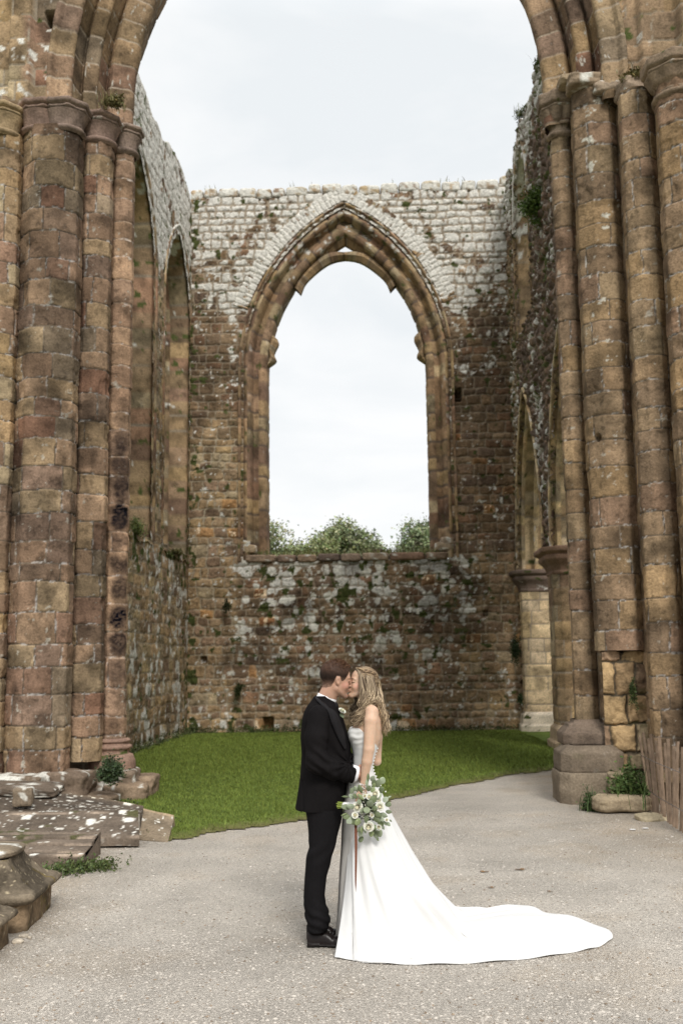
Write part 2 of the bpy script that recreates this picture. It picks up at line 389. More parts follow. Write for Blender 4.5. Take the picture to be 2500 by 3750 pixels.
# ================================================================== END WALL
endw = thing('ruined_end_wall', 'roofless stone end wall with one tall empty pointed window above a lichen-blotched lower wall', 'wall', B(-1.17, VE, 0))
WC = -1.17
insE, pathE = pointed(WC, 2.15, 4.63, 9.75, 4.35)
insEo, pathEo = pointed(WC, 2.78, 4.45, 9.6, 5.15)
def topE(h): return 14.52+.05*np.sin(h*2.3)+0*h+.06*sst(1.0, 3.0, h)
def colE(S, T, ID, face, X, Yl):
    c1 = stonecol(ID, face, S, T, 101, PAL_BRN, (.29, .225, .16), patch=.4)
    c2 = stonecol(ID, face, S, T, 102, PAL_TAN*1.1, (.36, .30, .215), patch=.4)
    n = (fb2(S*.9, T*.6, 55, 3)-.5)
    lowl = sst(-3.7, -4.3, S+n)*sst(8.6, 7.6, T+n*2)           # pale tan rubble low on the left
    left_low = sst(-4.0, -4.5, S+n*1.4)*sst(4.8, 4.4, T)
    base = sst(1.15, .75, T+n*.6)                               # repointed footing
    rightlow = sst(1.4, 2.0, S+n)*sst(5.0, 4.0, T+n)*.85
    c1 = c1*(1+.28*sst(5.0, 4.2, T))[..., None]*np.array([1, 1.03, 1.04])
    k = np.clip(lowl+left_low*.8+base*.55+rightlow, 0, 1)[..., None]
    c = c1*(1-k)+c2*k
    dark = sst(11.0, 10.2, T+n)*sst(7.2, 8.4, T+n)*.25; c = c*(1-dark)[..., None]
    panel = sst(-4.5, -3.8, S+n)*sst(2.3, 1.5, S+n)*sst(4.62, 4.4, T)*sst(.7, 1.6, T+n)
    c = c*(1-.22*panel*sst(2.2, 3.4, T+n))[..., None]
    # lichen: heavy on top, in blotches below the window
    hi = sst(10.9, 12.6, T+n*4.2+.8*sst(-.5, 2.5, S))
    rr = sst(.8, 1.8, S)*sst(8.8, 12.2, T+n*2)*.55
    amt = np.maximum(hi*.84, rr)
    amt = np.maximum(amt, sst(8.0, 11.0, T+n*2)*.44)
    amt = np.maximum(amt, panel*(.28+.34*sst(2.6, 4.5, T)))
    amt = np.maximum(amt, base*.30)
    c = lichen(c, S, T, 60, amt, face, sc=4.5)
    c = lichen(c, S, T, 61, np.clip(.16+.1*hi, 0, 1), face, sc=14.)
    pm = panel*sst(1.4, 3.2, T+n)
    c = blend(c, spots(S, T, 63, .34, .55, .05, .19)*sst(.1, .5, pm)*(.55+.45*face), (.66, .64, .57)); c = blend(c, spots(S, T, 64, .16, .5, .02, .07)*sst(.05, .4, panel+rr)*.9, (.60, .57, .49))
    c = c*(1-.42*sst(.50, .60, fb2(S*.8, T*1.6, 66, 3))*sst(0, .3, panel))[..., None]
    c = moss(c, S, T, 62, .10+.16*panel*sst(1.5, 3, T)+.25*sst(.25, 0, T)+.3*sst(-5.0, -5.3, S), (.06, .07, .022))
    spot = hid(ID, 404) > .975
    return np.where((spot & (T < 8))[..., None], c*[1.3, 1.05, .8], c)
wallsheet('wall', mpE, -5.45, 3.35, -.05, topE, 1.3, .026, 11, colE, M_rubble, endw,
          holes=[lambda s, z: insEo(s, z, -.03), lambda s, z: (z > 4.42) & (z < 4.7) & (np.abs(s-WC) < 2.6)],
          pits=[(1.78, 8.78, .10, .16, .35), (-3.27, .22, .12, .2, .4), (-4.95, 1.9, .07, .08, .2), (2.35, 3.0, .06, .07, .2)],
          mk=dict(hc=(.17, .33), wb=(.18, .50), joint=lambda s, z: .013+.022*sst(10.2, 12., z), rnd=.035, depth=.03, bulge=.005, wob=.05, rough=.02, boff=.012, rsc=9.))
def jfn(col, hx, zz, d, S, T):
    col = lichen(col, S, T, 71, np.clip(.06+.18*sst(11.2, 13.2, zz), 0, 1), sc=9.)
    return moss(col, S, T, 72, .08+0*S)
# outer chamfered order, hollow, then inner order
profE = [(-.62, -.95), (-.62, -.42)]+arcp((-.47, -.42), .15, 180, 60, 5)+[(-.38, -.30), (-.28, -.34), (-.22, -.12)]+arcp((-.12, -.14), .10, 165, 60, 5)+[(-.02, -.10), (.06, .05), (.10, .05), (.10, -.06)]
sweep('window_surround', mpE, pathEo(.06), profE, M_stone, endw, 21, .03, [0, 6, 13], (.30, .52), np.concatenate([PAL_BRN[:3]*1.4, PAL_TAN*1.08, PAL_PALE[:1], PAL_RED[:2]]), (.12, .09, .07), fn=jfn, joint=.026, depth=.02)
# relieving arch: thin radial stones above the surround
pts_ = pathEo(.022, .14); nl_ = len(pts_[0])
sel_ = pts_[0][:, 1] > 11.3
h_len = .62
def ringfn(col, hx, zz, d, S, T): return lichen(col, S, T, 75, np.clip(.98*sst(11.0, 12.0, zz)+.05, 0, 1), sc=5.)
sweep('relieving_arch', mpE, pts_, [(0.0, -.04), (0.0, .025), (.20, .03), (.22, .015), (.25, .025), (.40, .02), (.42, -.05)], M_rubble, endw, 25, .026, [0, 3], (.10, .19), PAL_TAN, (.22, .17, .12), ringfn, .014, .02, sel_, .03)
# broken tracery: inner head with cusps left hanging under the arch
def cusp_poly(sg):
    o = []
    for x, z in ((-2.10, 11.05), (-1.86, 11.9), (-1.45, 12.62), (-.95, 13.05), (-.35, 13.26), (0, 13.36)): o.append((x, z))
    return [(WC+sg*x, z) for x, z in o]
trd = -.62
def slab(name, outer, inner, d0, d1, pal, seed, parent, mp=mpE):
    """curved bar of stone between two outlines, d0..d1 in depth, edges chamfered"""
    n_ = 60; o = spline([(a, b, 0) for a, b in outer], n_)[:, :2]; i_ = spline([(a, b, 0) for a, b in inner], n_)[:, :2]
    ring = []
    for (f_, dd) in ((1., d0), (1., (d0*2+d1)/3), (.6, d1), (.4, d1), (0., (d0*2+d1)/3), (0., d0), (0.0, d0-.12), (1., d0-.12), (1., d0)):
        q = o*f_+i_*(1-f_); ring.append(mp(q[:, 0], q[:, 1], np.full(n_, dd)))
    V = np.stack(ring, 1); sg = np.arange(n_)[:, None]*.06+np.zeros((1, 9)); tg = np.zeros((n_, 1))+np.arange(9)*.05
    hh, ID, face, X, Yl = masonry(tg*0+.5, sg, seed, hc=(.3, .6), wb=(50, 60))
    col = stonecol(ID, face, tg, sg, seed, pal)
    ob = mesh_obj(name, V.reshape(-1, 3), gridfaces(n_, 9), M_stone, parent, col.reshape(-1, 3), False)
    return ob
for sg in (-1, 1):
    out_ = [(WC+sg*x, z) for x, z in ((2.24, 10.55), (2.03, 11.35), (1.62, 12.2), (1.05, 12.95), (.5, 13.36), (0.0, 13.62))]
    inn_ = [(WC+sg*x, z) for x, z in ((2.10, 10.55), (1.86, 11.35), (1.44, 12.1), (.86, 12.82), (.33, 13.1), (0.0, 13.3))]
    slab('tracery', out_, inn_, trd, trd+.2, PAL_TAN, 31+sg, endw)
    out_ = [(WC+sg*x, z) for x, z in ((1.44, 12.12), (1.32, 12.38), (1.02, 12.72), (.62, 13.05), (.3, 13.10), (-.02, 13.08))]
    inn_ = [(WC+sg*x, z) for x, z in ((1.24, 11.90), (1.10, 12.22), (.80, 12.52), (.5, 12.74), (.25, 12.84), (-.02, 12.88))]
    slab('tracery', out_, inn_, trd, trd+.16, PAL_TAN, 35+sg, endw)
    # small capital stub where the mullion tracery sprang
    out_ = [(WC+sg*x, z) for x, z in ((2.17, 9.85), (2.17, 10.1), (2.17, 10.4), (2.14, 10.62), (2.12, 10.75))]
    inn_ = [(WC+sg*x, z) for x, z in ((2.13, 9.85), (1.93, 10.02), (1.98, 10.22), (1.86, 10.55), (2.06, 10.78))]
    slab('corbel_stub', out_, inn_, trd, trd+.2, PAL_TAN, 39+sg, endw)
# sill slab with turf, and coping stones along the top
def rockbox(mb, c, hx, hy, hz, seed, col, ang=0., rough=.02, n=9, tilt=(0, 0), rnd=.35, frame=None, lich=0., sq=5.):
    """rounded, weathered block: superellipsoid cube with noise"""
    g = np.linspace(-1, 1, n); fs = []
    Vs = []; Fs = []; k = 0
    for ax in range(3):
        for sgn in (-1, 1):
            a, b = np.meshgrid(g, g, indexing='ij'); q = np.zeros((n, n, 3)); q[..., ax] = sgn; q[..., (ax+1) % 3] = a; q[..., (ax+2) % 3] = b
            Vs.append(q.reshape(-1, 3)); f = gridfaces(n, n)+k; Fs.append(f if sgn > 0 else f[:, ::-1]); k += n*n
    q = np.concatenate(Vs); r_ = (np.abs(q)**sq).sum(1)**(1./sq); q = q/r_[:, None]
    nz = fb3(q[:, 0]*1.7+seed*3.1, q[:, 1]*1.7+seed, q[:, 2]*1.7, seed, 4)-.5
    dirn = q/np.linalg.norm(q, axis=1)[:, None]
    p = q*[hx, hy, hz]+dirn*(nz*rough*2)[:, None]
    cx_, sx_ = math.cos(tilt[0]), math.sin(tilt[0]); cy_, sy_ = math.cos(tilt[1]), math.sin(tilt[1])
    p = p@np.array([[1, 0, 0], [0, cx_, -sx_], [0, sx_, cx_]]).T@np.array([[cy_, 0, sy_], [0, 1, 0], [-sy_, 0, cy_]]).T
    ca, sa = math.cos(ang), math.sin(ang); p = p@np.array([[ca, -sa, 0], [sa, ca, 0], [0, 0, 1]]).T
    if frame is None: W = p+np.asarray(c)
    else: W = B(p[:, 0]+c[0], p[:, 1]+c[1], p[:, 2]+c[2])
    cc = np.asarray(col)*(1+.5*(fb3(W[:, 0]*6, W[:, 1]*6, W[:, 2]*6, seed+3, 3)-.5)*2)[:, None]
    if lich:
        m_ = sst(0, .06, fb3(W[:, 0]*9, W[:, 1]*9, W[:, 2]*9, seed+8, 3)-(.72-.4*lich))[:, None]
        cc = cc*(1-m_)+np.array([.6, .58, .52])*m_
    mb.add(W, np.concatenate(Fs), cc)
r = np.random.default_rng(3)
x = -5.42; k = 0
while x < 3.25:
    wd = r.uniform(.36, .66); mb = MB()
    rockbox(mb, (x+wd/2, VE+.33, topE(x)+.12+r.uniform(-.02, .04)), wd/2-.012, .36, .15+r.uniform(-.02, .02), 100+k, PAL_TAN[k % 7]*1.1, r.uniform(-.03, .03), .03, 9, frame=1, lich=.85, sq=6)
    mb.build('coping_stone', M_rubble, endw); x += wd; k += 1
x = WC-2.72; k = 0
while x < WC+2.6:
    wd = r.uniform(.5, .95); wd = min(wd, WC+2.72-x); mb = MB()
    rockbox(mb, (x+wd/2, VE+.42, 4.50+r.uniform(-.01, .02)), wd/2-.008, .5, .11, 200+k, PAL_BRN[k % 7]*1.1, 0, .02, 9, frame=1, lich=.1, sq=7)
    mb.build('sill_stone', M_rubble, endw); x += wd; k += 1
for k, (dx_, w2, z2) in enumerate(((-2.62, .22, 4.78), (2.52, .26, 4.76), (2.62, .2, 4.9), (-2.7, .14, 4.9))):
    mb = MB(); rockbox(mb, (WC+dx_, VE+.25, z2), w2, .22, .12, 230+k, PAL_TAN[k], 0, .03, 8, frame=1, lich=.35); mb.build('sill_block', M_rubble, endw)
mb = MB(); rockbox(mb, (WC+.78, VE+.15, 4.66), .11, .12, .07, 240, (.12, .09, .07), .3, .03, 7, frame=1); mb.build('loose_stone', M_rubble, endw)

# ================================================================== LEFT WALL
lw = thing('left_transept_wall', 'long side wall on the left with two tall lancet openings and whitish lichen on its broken top', 'wall', B(UL, 21.5, 0))
insL1, pathL1 = pointed(21.15, 1.62, 4.55, 10.6, 2.55)
insL2, pathL2 = pointed(25.5, 1.5, 4.6, 10.6, 2.45)
def topL(v): return 14.55+.12*np.sin(v*1.3)+.10*(vn2(v*1.7, v*0, 5)-.5)*2
def colL(S, T, ID, face, X, Yl):
    n = fb2(S*.7, T*.6, 81, 3)-.5
    c1 = stonecol(ID, face, S, T, 111, np.concatenate([PAL_TAN, PAL_PALE[3:]]), (.29, .24, .175), patch=.4); c2 = stonecol(ID, face, S, T, 112, PAL_BRN, (.22, .18, .13))
    k = sst(9.5, 12, T+n*3)[..., None]; c = c1*(1-k)+c2*k
    amt = np.maximum(sst(10.2, 11.8, T+n*2)*1.0, sst(4.8, 4.2, T)*(.30+.25*sst(2.2, 0, T)))
    c = lichen(c, S, T, 82, amt, face, sc=4.); c = lichen(c, S, T, 83, .18+0*S, face, sc=12.)
    return moss(c, S, T, 84, .12+.35*sst(3.4, 4.4, T)*sst(4.8, 4.5, T)+.3*sst(.4, 0, T)+.22*sst(26.2, 27, S))
holesL = [lambda s, z: insL1(s, z, -.02), lambda s, z: insL2(s, z, -.02)]
wallsheet('wall', mpL, 19.0, 27.15, -.05, topL, 1.2, .045, 12, colL, M_rubble, lw, holes=holesL, resz=.035,
          mk=dict(hc=(.20, .34), wb=(.3, .7), joint=.012, rnd=.03, depth=.013, bulge=.004, wob=.05, rough=.024, boff=.008, rsc=7.))
wallsheet('wall', mpL, 15.6, 19.045, -.05, topL, 1.2, .09, 13, colL, M_rubble, lw, mk=dict(hc=(.2, .34), wb=(.3, .6), joint=.02, rnd=.06, depth=.05))
profL = [(.16, -1.15), (.02, -.72)]+arcp((.02, -.62), .10, 200, 110, 4)+[(-.02, -.40), (.02, -.16)]+arcp((.10, -.13), .08, 180, 70, 4)+[(.16, .03), (.22, .04), (.23, -.06)]
def jfn2(col, hx, zz, d, S, T):
    col = lichen(col, S, T, 91, np.clip(.12+.5*sst(11.5, 13., zz), 0, 1), sc=6.)
    return moss(col, S, T, 92, .10+.2*sst(5.4, 4.6, zz))
for k, pth in enumerate((pathL1, pathL2)):
    sweep('lancet_surround', mpL, pth(.06), profL, M_stone, lw, 41+k*7, .035, [0, 5], (.28, .5), np.concatenate([PAL_TAN, PAL_RED[:3]]), fn=jfn2)
# sloped, overgrown sills
for c_, w_, k in ((21.15, 1.62, 0), (25.5, 1.5, 1)):
    s = np.linspace(c_-w_-.15, c_+w_+.15, 70); q = np.linspace(0, 1.2, 40); S, Q = np.meshgrid(s, q, indexing='ij')
    hgt = 4.42+.32*Q+.10*(fb2(S*2.5, Q*2.5, 93+k, 4)-.5)*2
    cc = stonecol((S*3).astype(np.int64)+1, np.ones(S.shape), S, Q, 94, PAL_BRN); cc = moss(cc, S, Q, 95, .62+0*S, (.10, .12, .035)); cc = lichen(cc, S, Q, 96, .3+0*S, sc=8)
    mesh_obj('sill', B(UL+.03-Q, S, hgt).reshape(-1, 3), gridfaces(*S.shape), M_rubble, lw, cc.reshape(-1, 3))

# ================================================================== RIGHT WALL (arcade below, one window above)
rw = thing('right_arcade_wall', 'dark rubble wall on the right with a pointed arcade below and one narrow upper window', 'wall', B(UR, 21.5, 0))
insA, pathA = pointed(24.62, 2.30, -.3, 3.95, 5.1)
insB, pathB = pointed(18.9, 2.2, -.3, 3.95, 4.95)
insW, pathW = pointed(24.0, 1.25, 9.7, 12.4, 1.8)
def topR(v): return 14.45-.05*(24-v)*(v < 24)+.14*np.sin(v*1.9+1)+.2*(vn2(v*1.3, v*0, 6)-.5)*2
def colR(S, T, ID, face, X, Yl):
    n = fb2(S*.7, T*.5, 181, 3)-.5
    pal = np.array([(.20, .145, .12), (.17, .13, .115), (.23, .165, .13), (.19, .15, .13), (.25, .19, .15), (.16, .12, .105)])
    c = stonecol(ID, face, S, T, 121, pal, (.20, .16, .13), patch=.3)
    k = (sst(25.6, 26.4, S)*sst(13.0, 12, T))[..., None]; c = c*(1-k)+stonecol(ID, face, S, T, 122, PAL_TAN)*k
    amt = np.maximum(sst(12.4, 13.8, T+n*2)*.75, .20+.22*sst(.45, .6, fb2(S*.6, T*.35, 185, 3)))
    c = lichen(c, S, T, 182, amt, face, sc=4.5); c = lichen(c, S, T, 183, .16+0*S, face, sc=13.)
    return moss(c, S, T, 184, .20+.2*sst(13, 14, T), (.09, .10, .035))
holesR = [lambda s, z: (z < 3.97) & (s > 16.7) & (s < 26.95), lambda s, z: insA(s, z, -.02), lambda s, z: insW(s, z, -.02), lambda s, z: insB(s, z, -.02)]
wallsheet('wall', mpR, 18.0, 27.15, -.05, topR, 1.0, .045, 14, colR, M_rubble, rw, holes=holesR, resz=.035,
          mk=dict(hc=(.12, .24), wb=(.14, .4), joint=.024, rnd=.05, depth=.06, bulge=.02, wob=.06, rough=.05, boff=.035, rsc=6.))
wallsheet('wall', mpR, 15.6, 18.045, -.05, topR, 1.0, .09, 15, colR, M_rubble, rw, holes=[holesR[0], holesR[3]], mk=dict(hc=(.2, .34), wb=(.3, .6), joint=.02, rnd=.06, depth=.05))
# arcade arches: two moulded orders each, moulded voussoirs
profA = [(.0, -1.05), (.0, -.70), (.05, -.64), (.16, -.64), (.19, -.76), (.27, -.76), (.27, -.44), (.32, -.37), (.42, -.37), (.45, -.50), (.53, -.50), (.53, -.15), (.57, -.09), (.63, -.09), (.65, -.26), (.72, -.26), (.72, .03), (.77, .05), (.78, .0)]
profA = [(a-.69, d) for a, d in profA]
def afn(col, hx, zz, d, S, T):
    return lichen(moss(col, S, T, 192, .12+0*S), S, T, 191, np.clip(.10+.5*sst(-.0, .1, d), 0, 1), sc=7.)
for k, pth in enumerate((pathA, pathB)):
    pp = pth(.06); sl = pp[0][:, 1] > 3.95
    sweep('arch_moulding', mpR, pp, profA, M_stone, rw, 61+k*9, .035, [0, 6, 11, 16], (.26, .42), np.concatenate([PAL_PALE, PAL_TAN[:3]])*[1.4, 1.42, 1.4], fn=afn, sel=sl)
    # stilted impost strips between capital and arch
sweep('window_surround', mpR, pathW(.06), [(.1, -.95), (.0, -.5), (-.02, -.3), (.0, -.1), (.06, .02), (.16, .03), (.17, -.06)], M_stone, rw, 77, .035, [0], (.3, .5), PAL_TAN, fn=jfn2)
# piers of the arcade: square with cut corners, capitals and bases
def prism_sheet(name, plan, z0, z1, mat, parent, seed, res=.03, pal=PAL_PALE, scale=None, fn=None, **k):
    plan = np.asarray(plan, float); pl, sg = resample(plan, res)
    s = np.r_[0, np.cumsum(np.linalg.norm(np.diff(pl, axis=0), axis=1))]
    t = np.gradient(pl, axis=0); nn = np.stack([t[:, 1], -t[:, 0]], -1); nn /= np.linalg.norm(nn, axis=1)[:, None]+1e-9
    z = np.arange(z0, z1+res*.5, res); S, Z = np.meshgrid(s, z, indexing='ij')
    h, ID, face, X, Yl = masonry(S, Z, seed, **k)
    col = stonecol(ID, face, S, Z, seed, pal)
    if fn is not None: col = fn(col, S, Z)
    pu = pl[:, 0][:, None]+nn[:, 0][:, None]*h; pv = pl[:, 1][:, None]+nn[:, 1][:, None]*h
    return mesh_obj(name, B(pu, pv, Z).reshape(-1, 3), gridfaces(*S.shape), mat, parent, col.reshape(-1, 3))
def poly8(cu, cv, hu, hv, c=.25, n=1.):
    return [(cu-hu, cv+hv*(1-c)), (cu-hu, cv-hv*(1-c)), (cu-hu*(1-c), cv-hv), (cu+hu*(1-c), cv-hv), (cu+hu, cv-hv*(1-c)), (cu+hu, cv+hv*(1-c)), (cu+hu*(1-c), cv+hv), (cu-hu*(1-c), cv+hv), (cu-hu, cv+hv*(1-c))]
def stack8(name, cu, cv, prof, mat, parent, seed, pal, c=.3, res=.03, col=None, rough=.01, asp=1.0, round_=False, lich=.1, n8=8, ms=.1):
    """moulded stack of rings: prof = (half size, z) pairs; octagonal or round plan"""
    pr, sg = resample(prof, res); nz = len(pr)
    if round_:
        a = np.linspace(0, 2*np.pi, 65); ring = np.stack([np.cos(a), np.sin(a)], -1)
    else:
        p8 = np.array(poly8(0, 0, 1, 1, c)); ring, _ = resample(p8, .06)
    S = np.r_[0, np.cumsum(np.linalg.norm(np.diff(ring, axis=0), axis=1))]
    hs = pr[:, 0][None]; Z = np.broadcast_to(pr[:, 1][None], (len(ring), nz)); Sg = S[:, None]*hs+0*Z
    nrm = ring/np.linalg.norm(ring, axis=1)[:, None]
    d = (fb3(ring[:, 0][:, None]*hs*7+cu*3, ring[:, 1][:, None]*hs*7, Z*7, seed, 3)-.5)*2*rough; d[-1] = d[0]
    U = cu+ring[:, 0][:, None]*hs+nrm[:, 0][:, None]*d; Vv = cv+asp*(ring[:, 1][:, None]*hs+nrm[:, 1][:, None]*d)
    base = pal[seed % len(pal)] if col is None else np.asarray(col)
    cc = base*(1+.5*(fb3(U*4, Vv*4, Z*5, seed+2, 4)-.5)*2)[..., None]
    cc = lichen(cc, Sg+seed, Z, seed, lich+0*Z, sc=7.); cc = moss(cc, Sg, Z, seed, ms+0*Z)
    return mesh_obj(name, B(U, Vv, Z+0*U).reshape(-1, 3), gridfaces(len(ring), nz), mat, parent, cc.reshape(-1, 3))
kw = dict(hc=(.28, .38), wb=(.35, .7), joint=.01, rnd=.02, depth=.015, bulge=.004, wob=.008, rough=.005, boff=.005)
def respond(cv, seed, pal, ucen=3.72, hu=.50, hv=.34):
    prism_sheet('pier_shaft', poly8(ucen, cv, hu, hv, .3), .5, 3.55, M_stone, rw, seed, pal=pal, **kw)
    stack8('pier_capital', ucen, cv, [(hu, 3.50), (hu+.02, 3.54), (hu+.01, 3.58), (hu+.05, 3.68), (hu+.16, 3.80), (hu+.17, 3.86), (hu+.14, 3.89), (hu+.24, 3.95), (hu+.25, 4.03), (hu+.1, 4.06), (.02, 4.07)], M_stone, rw, seed+1, PAL_BRN, rough=.02, asp=hv/hu*1.05)
    stack8('pier_base', ucen, cv, [(hu+.13, -.05), (hu+.13, .2), (hu+.08, .23), (hu+.06, .46), (hu+.02, .5), (hu, .53)], M_stone, rw, seed+2, pal, rough=.02, asp=hv/hu*1.1)
respond(26.85, 310, PAL_PALE*1.65, hv=.38)
respond(21.5, 320, PAL_TAN, 3.66, .46, .5)
respond(16.2, 330, PAL_TAN, 3.66, .46, .5)
# arch springers above the capitals keep the moulding's plan
# back wall of the aisle, seen in slivers through the arcade
wallsheet('aisle_wall', lambda h, z, d: B(6.3-d, h, z), 15.6, 27.2, -.05, lambda h: 7.5+0*h, .6, .10, 17, lambda S, T, ID, f, X, Y: stonecol(ID, f, S, T, 130, PAL_TAN), M_rubble, rw)
# ================================================================== CROSSING: two clustered piers and the arch they carry
kp = dict(hc=(.24, .42), wb=(.34, .75), joint=.009, rnd=.012, depth=.013, bulge=.001, wob=.022, rough=.009, boff=.008, rsc=9.)
PAL_LP = 1.08*np.array([(.27, .195, .15), (.24, .18, .145), (.30, .215, .165), (.255, .175, .14), (.29, .235, .17), (.32, .25, .175), (.25, .155, .12), (.215, .16, .135), (.35, .26, .195), (.24, .20, .16)])
PAL_RP = np.array([(.30, .225, .155), (.28, .215, .155), (.33, .25, .165), (.29, .22, .16), (.32, .25, .18), (.26, .20, .15), (.335, .25, .16), (.27, .195, .15), (.30, .24, .17)])
def shaft(parent, name, cu, cv, r_, z0, z1, a0, a1, seed, pal, wb=(.5, 1.2), res=.0135, fn=None, mort=(.19, .15, .11), hc=None, pits=()):
    L_ = r_*math.radians(a1-a0); ns = int(L_/res); z = np.arange(z0, z1+res, res*1.15)
    s = np.linspace(0, L_, ns); S, Z = np.meshgrid(s, z, indexing='ij'); a = np.radians(a0)+S/r_
    k = dict(kp); k['wb'] = wb
    if hc: k['hc'] = hc
    h, ID, face, X, Yl = masonry(S, Z, seed, **k)
    # worn hollows and chipped arrises
    h = h-.02*sst(.62, .8, fb2(S*3+seed, Z*3, seed+60, 4))
    mort = np.asarray(mort)*np.where(fb2(S*2, Z*2, seed+44, 2) > .62, 1.0, .55)[..., None] if np.ndim(mort) == 1 else mort
    col = stonecol(ID, face, S, Z, seed, pal, (1, 1, 1), jit=.22, var=.42, patch=.5); col = col*face[..., None]+mort*(1-face)[..., None]
    col = lichen(col, S, Z, seed+70, .08+0*S, sc=20., colr=(.5, .47, .4))
    if fn is not None: col = fn(col, S/L_, Z, ID, X, Yl, h)
    for (pt_, pz_, pr_, pd_) in pits: h = h-pd_*sst(pr_, pr_*.6, np.hypot((S-pt_*L_), Z-pz_))
    # eight-sided shaft with softened arrises, one face towards the nave
    f8 = np.abs(((a-np.pi*1.5+np.pi/8) % (np.pi/4))-np.pi/8); rr = r_*np.minimum(1/np.cos(f8), 1.066)+h
    V = B(cu+rr*np.cos(a), cv+rr*np.sin(a), Z)
    return mesh_obj(name, V.reshape(-1, 3), gridfaces(*S.shape), M_stone, parent, col.reshape(-1, 3))
def capital(parent, cu, cv, r_, z0, z1, seed, pal, ab=1.45, n8=True, col=None, lobes=0, spread=1.0):
    hgt = z1-z0
    pr = [(r_*.98, z0-.03), (r_+.035, z0), (r_+.045, z0+.025), (r_+.03, z0+.05), (r_*.98, z0+.06)]
    pr += [(r_+(ab-1)*r_*t**1.8*.8, z0+.06+(hgt*.52)*t) for t in (.2, .4, .6, .8, 1.)]
    nprof, _ = resample(pr, .02)
    a = np.linspace(0, 2*np.pi, 97); A, Q = np.meshgrid(a, np.arange(len(nprof)), indexing='ij')
    rr = nprof[Q, 0]; zz = nprof[Q, 1]; t_ = np.clip((zz-z0-.06)/(hgt*.5), 0, 1)
    if lobes: rr = rr+.055*t_*(np.abs(np.sin(A*lobes))**.6-.55)*(zz > z0+.06)-.03*(t_ > .15)*(t_ < .5)
    rr = rr+.012*(fb3(np.cos(A)*3, np.sin(A)*3, zz*9, seed, 3)-.5)*2*(1-np.cos(A*0)+.8)
    mb = MB(); base = np.asarray(pal[seed % len(pal)] if col is None else col)
    V = B(cu+rr*np.cos(A), cv+rr*np.sin(A), zz); cc = base*(1+.6*(fb3(V[..., 0]*9, V[..., 1]*9, V[..., 2]*9, seed, 3)-.5)*2)[..., None]
    mb.add(V, gridfaces(*A.shape), cc.reshape(-1, 3))
    # octagonal abacus
    za = z0+.06+hgt*.50; R1 = r_*ab
    pa = [(R1-.05, za-.005), (R1-.02, za+.02), (R1+.0, za+.03), (R1+.01, za+.05), (R1-.02, za+.06), (R1+.035, za+.09), (R1+.045, z1-.02), (R1+.02, z1), (.02, z1+.005)]
    pa, _ = resample(pa, .03)
    p8 = np.array([(math.cos(t), math.sin(t)) for t in np.radians(np.arange(0, 361, 45)+22.5)]); ring, _ = resample(p8, .09)
    Hh = pa[:, 0][None]; U = ring[:, 0][:, None]*Hh; W = ring[:, 1][:, None]*Hh; Zz = np.broadcast_to(pa[:, 1][None], U.shape)
    dn = .02*(fb3(U*8+seed, W*8, Zz*8, seed+3, 3)-.5)*2; dn[-1] = dn[0]; f = 1+dn/(Hh+.05)
    V = B(cu+U*f, cv+W*f, Zz+dn*.6); cc = base*(1+.6*(fb3(V[..., 0]*7, V[..., 1]*7, V[..., 2]*7, seed+9, 3)-.5)*2)[..., None]
    cc = moss(lichen(cc, U*3, Zz*3+W*2, seed, .16+0*U, sc=5), U*2, Zz*2, seed, .12+0*U)
    mb.add(V, gridfaces(*U.shape), cc.reshape(-1, 3))
    return mb.build('capital', M_stone, parent)

lp = thing('clustered_pier', 'reddish brown clustered stone pier on the left with three moulded capitals stepping back', 'pier', B(-4.4, 14, 0))
rp = thing('clustered_pier', 'golden brown clustered stone pier on the right with a broken rough-hewn foot beside the fence', 'pier', B(3.1, 14, 0))
def soot(col, t, Z, ID, X, Yl, h):
    # black crust in the hollow of some stones, pink clean margins
    n = fb2(t*3+7, Z*6, 777, 4)-.5
    lowz = sst(5.6, 4.6, Z)+.35*sst(7.4, 6.4, Z)
    on = (hid(ID, 501) > .10)*lowz*sst(.75, 1.2, Z); d = ((t-.60)/.26)**2+((Yl-.5)/.55)**2+n*2.0
    m = (sst(1.2, .1, d)*(.8+.2*sst(.35, .6, fb2(t*20, Z*40, 779, 2)))*on*(.55+.45*(hid(ID, 502))))[..., None]
    return col*(1-m)+np.array([.055, .036, .027])*m
def darkcrust(lo, hi, amt=.5):
    def f(col, t, Z, ID, X, Yl, h):
        m = sst(lo-.8, lo+.6, Z)*sst(hi+.8, hi-.8, Z)*sst(.42, .58, fb2(t*1.5+3, Z*1.1, 901, 4))*amt
        return col*(1-m)[..., None]
    return f
shaft(lp, 'shaft', -3.895, 14.5, .163, .74, 9.36, 165, 395, 401, PAL_PINK*.92, wb=(5, 6), fn=soot, mort=(.44, .32, .23))
shaft(lp, 'shaft', -4.17, 14.1, .225, .55, 9.31, 165, 385, 402, PAL_LP, wb=(.5, .9), fn=darkcrust(2.5, 7.5, .45))
shaft(lp, 'shaft', -4.67, 13.7, .395, .42, 9.24, 160, 375, 403, PAL_LP, wb=(.32, .62), fn=darkcrust(3.5, 9.5, .42))
shaft(lp, 'shaft', -5.30, 13.50, .235, .2, 9.14, 160, 380, 404, np.concatenate([PAL_LP[:4], PAL_TAN]), wb=(.5, .9))
capital(lp, -3.895, 14.5, .185, 9.32, 9.72, 411, PAL_LP, 1.45)
capital(lp, -4.17, 14.1, .24, 9.27, 9.68, 412, PAL_LP, 1.38, col=(.25, .175, .14))
capital(lp, -4.50, 13.62, .25, 9.20, 9.62, 413, PAL_LP, 1.34, col=(.21, .155, .125))
